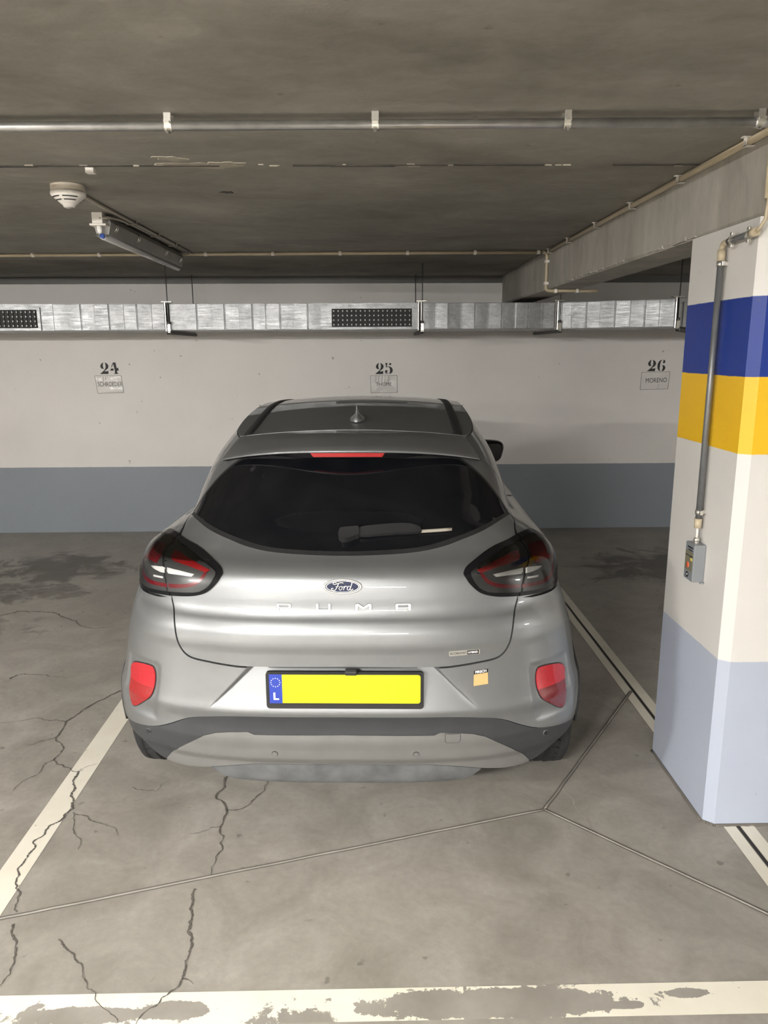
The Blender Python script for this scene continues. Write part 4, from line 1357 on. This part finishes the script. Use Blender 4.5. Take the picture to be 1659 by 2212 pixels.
# towing eye cover
tw = [(.349, .4415), (.404, .4395), (.404, .412), (.399, .403), (.355, .405), (.350, .412)]
skin('towing_eye_gap', tw, M_gap, skid, .0003, 0, .01)
skin('towing_eye_cover', tw, M_skid, skid, .0010, .001, .01, gap=.0016)
for u, z, mt, par in ((-.738, .386, M_trim, trim), (.738, .386, M_trim, trim), (-.244, .357, M_skid, skid), (.251, .357, M_skid, skid)):
    for nm, r0, o_, mm in (('sensor_ring', .0135, .0008, M_galv if mt is M_trim else M_gap), ('parking_sensor', .0118, .0022, M_blackmatt if mt is M_trim else M_skid)):
        sc_ = .011 / .0135
        skin(nm, [(u + r0 * sc_ * math.cos(a) * 1.0, z + r0 * sc_ * math.sin(a)) for a in np.linspace(0, 2 * math.pi, 21)[:-1]], mm, par, o_, .003, .01, edge=.01)

# low reflectors
for sg in (1, -1):
    P = REFL if sg > 0 else mir(REFL)
    rf = skin('reflector_surround', smooth_poly(P, 3), M_blackmatt, bumper, .001, .004, .012, edge=.006, gap=-.004)
    rf['label'] = 'black edged red reflector low on the bumper corner'
    up = [q for q in smooth_poly(P, 3)]
    def cutz(pl, zc_, keep):
        o_ = []
        for i in range(len(pl)):
            a, c_ = pl[i], pl[(i + 1) % len(pl)]
            fa, fc = (a[1] - zc_) * keep, (c_[1] - zc_) * keep
            if fa > 1e-5: o_.append(a)
            if (fa > 1e-5) != (fc > 1e-5):
                t = fa / (fa - fc)
                o_.append((a[0] + (c_[0] - a[0]) * t, zc_))
        return o_
    hi, lo = cutz(up, .567, 1), cutz(up, .567, -1)
    skin('reflector_upper', hi, M_redbright, rf, .004, .004, .012, edge=.006, gap=.0002)
    skin('reflector_lower', lo, M_red if sg < 0 else M_reddark, rf, .004, .004, .012, edge=.006)

# number plate in its holder
def flat_on(u, z, off=0.0, tilt=None):
    """frame lying on the skin: origin and axes (right, up, out)"""
    p_ = np.ravel(S(u, z)); n_ = np.ravel(Snorm(u, z))
    n_ = Vector(n_); p_ = Vector(p_) + n_ * off
    up = Vector((0, 0, 1)); up = (up - n_ * up.dot(n_)).normalized()
    rt = up.cross(n_).normalized()
    return Matrix(((rt.x, up.x, n_.x, p_.x), (rt.y, up.y, n_.y, p_.y), (rt.z, up.z, n_.z, p_.z), (0, 0, 0, 1)))
def rrect(w_, h_, r, n_=5):
    out = []
    for cx_, cy_, a0 in ((w_/2-r, h_/2-r, 0), (-w_/2+r, h_/2-r, 90), (-w_/2+r, -h_/2+r, 180), (w_/2-r, -h_/2+r, 270)):
        out += [(cx_ + r * math.cos(math.radians(a0 + 90 * i / n_)), cy_ + r * math.sin(math.radians(a0 + 90 * i / n_))) for i in range(n_ + 1)]
    return out
PF = Matrix.Translation((.008, .008, .6165)) @ Matrix.Rotation(math.radians(90), 4, 'X')     # right, up, towards the viewer
def onf(F_):
    return lambda x, y, z: tuple(F_ @ Vector((x, y, z)))
def fr(F_, dx, dy, dz):
    return F_ @ Matrix.Translation((dx, dy, dz))
pf = MB().prism(rrect(.538, .135, .012), .012, onf(PF)).build('plate_holder', M_blackmatt, bumper)
MB().prism(rrect(.520, .110, .010), .0035, onf(fr(PF, 0, .007, .012))).build('number_plate', M_yellow, pf)
MB().prism(rrect(.520, .110, .010), .0015, onf(fr(PF, 0, .007, .0118))).build('plate_edge', M_whiteprint, pf)
MB().prism([(-.257, -.053), (-.213, -.053), (-.213, .053), (-.257, .053)], .0010, onf(fr(PF, 0, .007, .0150))).build('plate_country_band', M_eublue, pf)
rim = MB()
o1, o2 = rrect(.524, .114, .011), rrect(.514, .104, .009)
n_ = len(o1)
F_ = fr(PF, 0, .007, .0158)
rim.add([tuple(F_ @ Vector((x, y, 0))) for x, y in o1] + [tuple(F_ @ Vector((x, y, 0))) for x, y in o2], [[i, (i + 1) % n_, n_ + (i + 1) % n_, n_ + i] for i in range(n_)])
rim.build('plate_rim', M_blackprint, pf)
for i in range(12):
    a = 2 * math.pi * i / 12
    st = []
    for k_ in range(10):
        rr_ = .0026 if k_ % 2 == 0 else .0011
        st.append((-.2355 + .0155 * math.sin(a) + rr_ * math.sin(math.pi * k_ / 5), .0235 + .0155 * math.cos(a) + rr_ * math.cos(math.pi * k_ / 5)))
    MB().prism(st, .0003, onf(fr(PF, 0, .007, .0161))).build('plate_star', M_whiteprint, pf)
def place_text(me, name, mat, parent, F_):
    o = link(name, me, mat, parent)
    me.transform(F_)
    return o
place_text(text_mesh('L', .036, 1.1, .0002, offset=.0012), 'plate_country_letter', M_whiteprint, pf, fr(PF, -.2355, -.021, .0164))
MB().bbox(-.020, .020, .0, .03, -.012, .004, .004, Matrix.Translation((.030, -.020, .689))).build('camera_pod', M_blackmatt, bumper)

# sticker
F_ = flat_on(.489, .6445, .0012)
stk = MB().prism([(-.026, -.026), (.026, -.022), (.025, .019), (-.025, .015)], .0006, onf(F_)).build('dealer_sticker', M_orange, bumper)
MB().prism([(-.025, .015), (.025, .019), (.0255, .032), (-.0245, .028)], .0007, onf(F_)).build('sticker_header', M_blackprint, stk)
place_text(text_mesh('PIRSCH', .0125, 1.05, .0001, .95, offset=.0004), 'sticker_text', M_whiteprint, stk, F_ @ Matrix.Translation((0, .0237, .0009)) @ Matrix.Rotation(.08, 4, 'Z'))

# ---------------- tailgate
tg = TGO + SHUT
tailgate = skin('tailgate', both(tg), M_paint, car, .0005, .012, .012, edge=.009, gap=.0040)
seal = skin('window_seal', smooth_poly(both(GLASS), 3), M_rubber, tailgate, .0022, .004, .02, edge=.01)
GI = inset(densify(smooth_poly(both(GLASS), 3), .012), .0105)
glass = skin('rear_window', GI, M_glass, tailgate, .0032, .003, .02, edge=.012)
# wiper
def along(pts, off):
    return [Vector(np.ravel(S(u, z))) + Vector(np.ravel(Snorm(u, z))) * off for u, z in pts]
wq = [(-.028, 1.090), (-.027, 1.106), (-.015, 1.114), (.04, 1.117), (.066, 1.117), (.070, 1.094), (.05, 1.089), (.02, 1.082), (-.012, 1.080)]
skin('wiper_base', smooth_poly(wq, 2), M_blackmatt, tailgate, .030, .026, .012, edge=.006)
wa = [(.068, 1.116), (.15, 1.124), (.25, 1.128), (.32, 1.126), (.362, 1.116), (.366, 1.106), (.355, 1.100), (.25, 1.099), (.15, 1.095), (.070, 1.093)]
skin('wiper_arm', smooth_poly(wa, 2), M_blackmatt, tailgate, .024, .014, .012, edge=.006)
MB().tube([tuple(v) for v in along(densify([(.10, 1.103), (.30, 1.106), (.52, 1.107)], .04, False), .011)], .0065, 8).build('wiper_blade', M_creamgrey, tailgate)
# oval emblem
F_ = flat_on(.002, .967, .0005)
def ell(a, c_, n_=48):
    return [(a * math.cos(2 * math.pi * i / n_), c_ * math.sin(2 * math.pi * i / n_)) for i in range(n_)]
em = MB()
lv = [(.066, .0265, 0), (.066, .0265, .003), (.063, .0245, .0048), (.0575, .0205, .0042), (.0575, .0205, .002)]
k0 = 48
vs = [tuple(F_ @ Vector((x, y, h_))) for a, c_, h_ in lv for x, y in ell(a, c_)]
em.add(vs, [[i * k0 + j, i * k0 + (j + 1) % k0, (i + 1) * k0 + (j + 1) % k0, (i + 1) * k0 + j] for i in range(len(lv) - 1) for j in range(k0)], True)
emb = em.build('emblem_ring', M_chrome, tailgate)
MB().prism(ell(.0578, .0207), .0012, onf(fr(F_, 0, 0, .0024))).build('emblem_oval', M_badgeblue, emb)
rg = MB()
o1, o2 = ell(.0555, .0192), ell(.0540, .0180)
rg.add([tuple(F_ @ Vector((x, y, .0042))) for x, y in o1] + [tuple(F_ @ Vector((x, y, .0042))) for x, y in o2], [[i, (i + 1) % k0, k0 + (i + 1) % k0, k0 + i] for i in range(k0)])
rg.build('emblem_inner_line', M_chrome, emb)
# the script word on the emblem, drawn as pen strokes
STK = [  # (points, width)  in a 0..2.6 by 0..1 box
    ([(.62,.92),(.45,.98),(.30,.92),(.28,.80),(.42,.74),(.70,.82),(1.0,.93),(1.25,.93),(1.32,.86)], .13),
    ([(.86,.84),(.76,.62),(.64,.36),(.50,.14),(.30,.04),(.12,.12),(.10,.26),(.22,.30),(.30,.22)], .12),
    ([(.52,.46),(.74,.52),(.88,.50)], .08),
    ([(1.12,.52),(.94,.44),(.88,.24),(1.0,.10),(1.16,.20),(1.22,.40),(1.12,.52),(1.28,.46),(1.42,.50)], .09),
    ([(1.46,.54),(1.40,.30),(1.36,.10)], .11),
    ([(1.42,.34),(1.54,.52),(1.66,.54),(1.72,.44)], .09),
    ([(2.04,.46),(1.90,.54),(1.76,.38),(1.76,.16),(1.90,.10),(2.02,.26),(2.10,.50)], .09),
    ([(2.26,.98),(2.16,.62),(2.06,.28),(2.08,.10),(2.22,.12),(2.34,.24)], .11)]
sc_ = MB()
for P_, wd in STK:
    P_ = smooth_poly(P_, 5, False)
    Fq = fr(F_, -.0405, -.0145, .0046)
    k_ = .0325
    sc_.tube([tuple(Fq @ Vector((x * k_, y * k_ * .92, 0))) for x, y in P_], wd * k_ * .42, 6)
sc_.build('emblem_script', M_chrome, emb)
M_letter = simple('satin_letter_metal', (.80, .79, .76, 1), .35, metal=.35)
# spaced letters
LET = {
 'P': [[(0,0),(.17,0),(.17,.30),(1.0,.30),(1.15,.42),(1.15,.86),(1.0,1),(0,1)], [(.17,.46),(.95,.46),(.98,.52),(.98,.78),(.95,.84),(.17,.84)]],
 'U': [[(0,1),(0,.14),(.14,0),(1.06,0),(1.2,.14),(1.2,1),(1.0,1),(1.0,.18),(.2,.18),(.2,1)], None],
 'M': [[(0,0),(0,.86),(.12,1),(.26,1),(.68,.52),(1.1,1),(1.24,1),(1.36,.86),(1.36,0),(1.14,0),(1.14,.68),(.74,.24),(.62,.24),(.22,.68),(.22,0)], None],
 'A': [[(0,0),(0,.86),(.14,1),(1.16,1),(1.3,.86),(1.3,0),(1.08,0),(1.08,.28),(.22,.28),(.22,0)], [(.22,.46),(1.08,.46),(1.08,.82),(.22,.82)]]}
for ch_, uu, wd in (('P', -.218, 1.15), ('U', -.070, 1.2), ('M', .080, 1.36), ('A', .228, 1.3)):
    Fl = flat_on(uu, .8985, .0008)
    sx_, sz_ = .041, .0235
    outer, hole = LET[ch_]
    mm = MB()
    mp = lambda q: ((q[0] - wd / 2) * sx_, (q[1] - .5) * sz_)
    V2 = [Vector(mp(q)) for q in outer]; E2 = [(i, (i + 1) % len(outer)) for i in range(len(outer))]
    nO = len(V2)
    if hole:
        V2 += [Vector(mp(q)) for q in hole]; E2 += [(nO + i, nO + (i + 1) % len(hole)) for i in range(len(hole))]
    r = delaunay_2d_cdt(V2, E2, [], 1, 1e-7)
    fs = [list(f) for f in r[2]]
    vv = [(v.x, v.y) for v in r[0]]
    if hole:
        hp = [mp(q) for q in hole]
        fs = [f for f in fs if not inside_poly(hp, np.array([sum(vv[i][0] for i in f) / len(f)]), np.array([sum(vv[i][1] for i in f) / len(f)]))[0]]
    hgt = .0045
    top = [tuple(Fl @ Vector((x, y, hgt))) for x, y in vv]
    mm.add(top, fs)
    for loop in ([mp(q) for q in outer], [mp(q) for q in hole] if hole else None):
        if loop:
            k_ = len(loop)
            mm.add([tuple(Fl @ Vector((x, y, hgt))) for x, y in loop] + [tuple(Fl @ Vector((x, y, -.003))) for x, y in loop], [[i, (i + 1) % k_, k_ + (i + 1) % k_, k_ + i] for i in range(k_)])
    me = bpy.data.meshes.new('letter'); me.from_pydata(mm.v, [], mm.f); me.update()
    lt = link('badge_letter', me, M_letter, tailgate)
    mb_ = MB()
    for loop, sgn_ in ((outer, -1), (hole, 1)):
        if loop:
            lp = [mp(q) for q in loop]; k_ = len(lp)
            lo_ = inset(lp, sgn_ * .0013)
            mb_.add([tuple(Fl @ Vector((x, y, .0012))) for x, y in lp] + [tuple(Fl @ Vector((x, y, .0004))) for x, y in lo_], [[i, (i + 1) % k_, k_ + (i + 1) % k_, k_ + i] for i in range(k_)])
    mb_.build('letter_shadow', M_blackmatt, tailgate)  # black outline painted in as the shadow line round the letter
# small badge low on the right
Fb = flat_on(.437, .7425, .0006) @ Matrix.Rotation(math.radians(1.2), 4, 'Z')
bd = MB().prism(rrect(.108, .0185, .004), .002, onf(Fb)).build('hybrid_badge', M_chrome, tailgate)
MB().prism([(.009, -.0075), (.0495, -.0075), (.0495, .0075), (.009, .0075)], .0006, onf(fr(Fb, 0, 0, .0019))).build('badge_panel', M_blackprint, bd)
place_text(text_mesh('ECOBOOST', .0118, .92, .0001, offset=.0002), 'badge_text', M_trim, bd, fr(Fb, -.0215, 0, .0022))
place_text(text_mesh('HYBRID', .0105, .95, .0001, offset=.0003), 'badge_text', M_whiteprint, bd, fr(Fb, .029, 0, .0027))

# ---------------- tail lamps
def ringpoly(line, wd):
    L_ = smooth_poly(line, 4, False)
    A_, B_ = [], []
    for i in range(len(L_)):
        a = L_[max(i - 1, 0)]; c_ = L_[min(i + 1, len(L_) - 1)]
        t = (c_[0] - a[0], c_[1] - a[1]); l = math.hypot(*t) or 1
        w_ = wd * .5
        A_.append((L_[i][0] - t[1] / l * w_, L_[i][1] + t[0] / l * w_)); B_.append((L_[i][0] + t[1] / l * w_, L_[i][1] - t[0] / l * w_))
    return A_ + B_[::-1]
def side_sel(poly, sg): return poly if sg > 0 else mir(poly)
def clip_u(poly, lim, keep):
    """cut a polygon at the lamp split (u as function of z)"""
    out = []
    zz = [q[1] for q in LAMP_SPLIT]; uu_ = [q[0] for q in LAMP_SPLIT]
    f = lambda q: (q[0] - np.interp(q[1], zz, uu_)) * keep - lim
    n_ = len(poly)
    for i in range(n_):
        a, c_ = poly[i], poly[(i + 1) % n_]
        fa, fc = f(a), f(c_)
        if fa >= 0: out.append(a)
        if (fa >= 0) != (fc >= 0):
            t = fa / (fa - fc)
            out.append((a[0] + (c_[0] - a[0]) * t, a[1] + (c_[1] - a[1]) * t))
    return out
ringp = ringpoly(RING, .013)
for sg in (1, -1):
    for nm, outline, lens, keep in (('tail_lamp_inner', LAMP_IN + LAMP_SPLIT[1:-1], LENS_IN + SPLIT_IN[1:-1], -1), ('tail_lamp_outer', LAMP_OUT + LAMP_SPLIT[1:-1], LENS_OUT + [(a + .008, z) for a, z in SPLIT_IN[1:-1]], 1)):
        lamp = skin(nm, side_sel(outline, sg), M_blackgloss, car, .006, .014, .016, edge=.007, gap=.0014)
        lamp['label'] = 'black edged red and grey tail lamp half'
        skin('lamp_housing', side_sel(lens, sg), M_lampdark, lamp, .0066, .002, .016, edge=.008, gap=.0005)
        rp = clip_u(ringp, .004, keep)
        skin('red_ring', side_sel(rp, sg), M_reddark, lamp, .0080, .001, .012, edge=.006)
        if keep < 0:
            skin('red_strip', side_sel(REDA, sg), M_red, lamp, .0084, .002, .012, edge=.006)
            skin('white_strip', side_sel(WHITE_I, sg), M_lampwhite, lamp, .0084, .002, .012, edge=.006)
        else:
            skin('red_block', side_sel(REDB, sg), M_reddark, lamp, .0082, .002, .012, edge=.006)
            skin('white_strip', side_sel(WHITE_O, sg), M_lampwhite, lamp, .0084, .002, .012, edge=.006)
            skin('white_bar', side_sel(WHITE2, sg), M_lampwhite, lamp, .0084, .002, .012, edge=.006)
        skin('clear_cover', side_sel(lens, sg), M_clear, lamp, .0105, .004, .016, edge=.008)

# ---------------- roof and spoiler
RX0, RX1 = .735, 2.22
def roof_patch(name, x0, x1, f0, f1, mat, parent, off=0.0, nx=40, ny=32, thick=.0, curve=0.0):
    xs = np.linspace(x0, x1, nx); ts = np.linspace(f0, f1, ny)
    vs, fs = [], []
    for x in xs:
        for t in ts:
            xx = x + curve * (t * t) * (1 - (x - x0) / (x1 - x0))
            ye, ze = roof_edge(xx)
            y = t * ye
            z = float(roof_z(xx, y))
            vs.append((y, xx, z + off))
    for i in range(nx - 1):
        for j in range(ny - 1):
            fs.append([i * ny + j, i * ny + j + 1, (i + 1) * ny + j + 1, (i + 1) * ny + j])
    if thick:
        k_ = len(vs)
        bd_ = [j for j in range(ny)] + [i * ny + ny - 1 for i in range(1, nx)] + [(nx - 1) * ny + j for j in range(ny - 2, -1, -1)] + [i * ny for i in range(nx - 2, 0, -1)]
        for q in bd_: vs.append((vs[q][0], vs[q][1], vs[q][2])); 
        for q in bd_: vs.append((vs[q][0], vs[q][1], vs[q][2] - thick))
        nb = len(bd_)
        for i in range(nb):
            fs.append([k_ + i, k_ + (i + 1) % nb, k_ + nb + (i + 1) % nb, k_ + nb + i])
    m = MB(); m.add(vs, fs, True)
    return m.build(name, mat, parent)
roof = roof_patch('roof', RX0, RX1, -1, 1, M_paint, car, 0, 46, 40, .012, .04)
for sg in (1, -1):
    xs = np.linspace(.765, 2.15, 40)
    vs, fs = [], []
    for x in xs:
        for yy, o_ in ((.424, -.001), (.426, .0035), (.444, .0042), (.462, .0035), (.464, -.001)):
            ye, _ = roof_edge(max(x, .72))
            y = yy * ye / .46 if ye < .46 / .985 else yy
            y = min(yy, ye * yy / .475) if ye < .475 else yy
            vs.append((sg * y, x, float(roof_z(x, y)) + o_))
    fs = [[i * 5 + j, i * 5 + j + 1, (i + 1) * 5 + j + 1, (i + 1) * 5 + j] for i in range(39) for j in range(4)]
    m = MB(); m.add(vs, fs, True); m.build('roof_ditch_trim', M_blackmatt, roof)
# raised swage at the back of the roof panel
# spoiler
def sp_edge(t):
    return (.515 * t, .415 + .185 * t * t, 1.3735 - .054 * abs(t) ** 2.4)
def sp_front(t):
    xx = RX0 - .006 + .04 * t * t
    ye, ze = roof_edge(xx)
    y = t * ye * .995
    return (y, xx, float(roof_z(xx, y)) - .0005)
ts = np.linspace(-1, 1, 61)
rows = []
for t in ts:
    e_ = np.array(sp_edge(t)); f_ = np.array(sp_front(t))
    lipz = .012 * (1 - .45 * abs(t) ** 3)
    etop = e_ + np.array([0, .004, lipz])
    row = []
    for k_ in np.linspace(0, 1, 8):
        p_ = f_ * (1 - k_) + etop * k_
        p_[2] += .010 * math.sin(math.pi * k_) * (1 - t * t * .6)
        row.append(p_)
    row.append(e_ + np.array([0, -.001, lipz * .62]))
    row.append(e_ + np.array([0, -.002, lipz * .25]))
    row.append(e_ + np.array([0, .002, 0]))
    rows.append(row)
nr = len(rows[0])
m = MB(); m.add([tuple(p_) for row in rows for p_ in row], [[i * nr + j, i * nr + j + 1, (i + 1) * nr + j + 1, (i + 1) * nr + j] for i in range(len(rows) - 1) for j in range(nr - 1)], True)
spoiler = m.build('roof_spoiler', M_paint, car)
# black underside of the spoiler with the high brake light
vs = []
for t in ts:
    e_ = np.array(sp_edge(t)) + np.array([0, .003, .0005])
    drop = .016 * (1 - smst(.34, .62, abs(t))) + .004
    u_ = u_at(0, 1.3) if False else None
    vs += [tuple(e_), tuple(e_ + np.array([0, .010, -drop])), tuple(e_ + np.array([0, .03, -drop - .002])), tuple(e_ + np.array([0, .16 - .05 * t * t, -drop - .004 - .02 * t * t]))]
m = MB(); m.add(vs, [[i * 4 + j, i * 4 + j + 1, (i + 1) * 4 + j + 1, (i + 1) * 4 + j] for i in range(len(ts) - 1) for j in range(3)], False)
under = m.build('spoiler_underside', M_blackgloss, spoiler)
vs = []
tb = np.linspace(-.272, .272, 21)
for i, t in enumerate(tb):
    sl = .010 if i in (0,) else (-.010 if i == 20 else 0)
    e_ = np.array(sp_edge(t)) + np.array([0, .0015, -.001]); e2 = np.array(sp_edge(t)) + np.array([sl, .0085, -.0165])
    vs += [tuple(e_), tuple(e2), tuple(e2 + np.array([0, .02, 0])), tuple(e_ + np.array([0, .02, 0]))]
m = MB(); m.add(vs, [[i * 4 + j, i * 4 + (j + 1) % 4, (i + 1) * 4 + (j + 1) % 4, (i + 1) * 4 + j] for i in range(20) for j in range(4)] + [[0, 1, 2, 3], [80, 83, 82, 81]])
hb = m.build('high_brake_light', simple('brake_light_red', (.42, .035, .035, 1), .3, coat=.5), spoiler)

# shark fin aerial
ax_, ay_ = .012, .93
az_ = float(roof_z(ay_, ax_))
m = MB()
sec = []
for k_, (hz, y0_, y1_, hw) in enumerate([(0, -.062, .105, .0325), (.007, -.061, .104, .0330), (.014, -.058, .097, .0300), (.020, -.055, .085, .0240), (.026, -.051, .072, .0160), (.033, -.047, .052, .0095), (.045, -.043, .024, .0056), (.058, -.042, .002, .0036), (.066, -.041, -.012, .0028), (.069, -.038, -.022, .0015)]):
    sec.append([(ax_ + hw * math.sin(a) * (1 - .35 * max(0, math.cos(a)) ** 2), ay_ + (y0_ + y1_) / 2 - (y1_ - y0_) / 2 * -math.cos(a), az_ - .002 + hz) for a in np.linspace(0, 2 * math.pi, 25)[:-1]])
k0 = 24
m.add([q for s_ in sec for q in s_], [[i * k0 + j, i * k0 + (j + 1) % k0, (i + 1) * k0 + (j + 1) % k0, (i + 1) * k0 + j] for i in range(len(sec) - 1) for j in range(k0)] + [[(len(sec) - 1) * k0 + j for j in range(k0)]], True)
m.build('roof_aerial', M_paint, roof)

# ---------------- door mirrors
for sg in (1, -1):
    bm = bmesh.new()
    bmesh.ops.create_uvsphere(bm, u_segments=24, v_segments=14, radius=1)
    for v_ in bm.verts:
        c_ = v_.co
        sq = lambda q: math.copysign(abs(q) ** .62, q)
        x_, y_, z_ = sq(c_.x) * .105, sq(c_.y) * .075, sq(c_.z) * .078
        v_.co = Vector((sg * (.815 + x_ + .02 * z_ / .08), 2.80 + y_ + .25 * x_, 1.062 + z_ - .10 * x_))
    me = bpy.data.meshes.new('door_mirror'); bm.to_mesh(me); bm.free()
    mr = link('door_mirror', me, M_blackgloss, car, True)
    q = np.ravel(S(sg * u_at(2.78, .985), .985))
    MB().tube([(q[0] - sg * .01, 2.78, .985), (sg * .80, 2.79, 1.01)], .022, 10).build('mirror_arm', M_blackmatt, mr)
    MB().prism(rrect(.165, .115, .03), .003, lambda x, y, z, sg=sg: (sg * .818 + x, 2.722 - z + .25 * x * sg, 1.062 + y)).build('mirror_glass', M_glass, mr)

# ---------------- wheels and underbody
def wheel(x, y):
    sgn = 1 if x > 0 else -1
    Tm = Matrix.Translation((x, y, .332)) @ Matrix.Rotation(math.pi / 2, 4, 'Y')
    R0, hw = .332, .1075
    prof = [(.235, -.085), (.262, -.103), (.292, -hw), (.315, -.104), (.327, -.092)]
    for g in (-.058, -.02, .02, .058):
        prof += [(R0 - .001, g - .010), (R0 - .009, g - .007), (R0 - .009, g + .007 - .002), (R0 - .001, g + .008)]
    prof += [(.327, .092), (.315, .104), (.292, hw), (.262, .103), (.235, .085)]
    wh = MB().lathe(prof, 64, Tm).build('wheel', M_tyre, car)
    # angled tread lugs
    lug = MB()
    nl_ = 44
    for i in range(nl_):
        for sd in (-1, 1):
            a0 = 2 * math.pi * (i + (.5 if sd > 0 else 0)) / nl_
            vs = []
            for h_, da in ((.030, 0), (.094, .10)):
                for dd_ in (-.058, .058):
                    for rr_ in (.318, .3332 if h_ < .05 else .3275):
                        a = a0 + da + dd_
                        vs.append(Tm @ Vector((rr_ * math.cos(a), rr_ * math.sin(a), sd * h_)))
            lug.add(vs, [(0, 1, 3, 2), (4, 6, 7, 5), (0, 4, 5, 1), (2, 3, 7, 6), (0, 2, 6, 4), (1, 5, 7, 3)])
    tag(lug.build('tyre_tread', M_tyre, wh), kind='stuff')
    rim_ = MB()
    rim_.lathe([(.236, -.085), (.225, -.08), (.215, .0), (.215, .06), (.236, .085)], 40, Tm)
    rim_.lathe([(.001, sgn * .055), (.05, sgn * .06), (.06, sgn * .05), (.001, sgn * .03)], 20, Tm)
    rim_.build('rim', M_rim, wh)
    for i in range(5):
        a = 2 * math.pi * i / 5
        sp = MB()
        vs = []
        for rr_, hw_ in ((.045, .03), (.222, .022)):
            for s_ in (-1, 1):
                for h_ in (.03, .058):
                    vs.append(Tm @ Vector((rr_ * math.cos(a) - s_ * hw_ * math.sin(a), rr_ * math.sin(a) + s_ * hw_ * math.cos(a), sgn * h_)))
        sp.add(vs, [(0, 1, 3, 2), (4, 6, 7, 5), (0, 4, 5, 1), (2, 3, 7, 6), (0, 2, 6, 4), (1, 5, 7, 3)])
        sp.build('spoke', M_rim, wh)
for x, y in ((.775, AX), (-.775, AX), (.775, AXF), (-.775, AXF)):
    wheel(x, y)
MB().bbox(-.55, .55, .17, 3.95, .235, .30, .02).bbox(-.60, .60, 1.12, 2.92, .20, .30, .02).build('underbody', M_underbody, car)
MB().tube([(.30, .22, .25), (.30, .6, .26)], .03, 12).build('exhaust_pipe', M_darksteel, car)
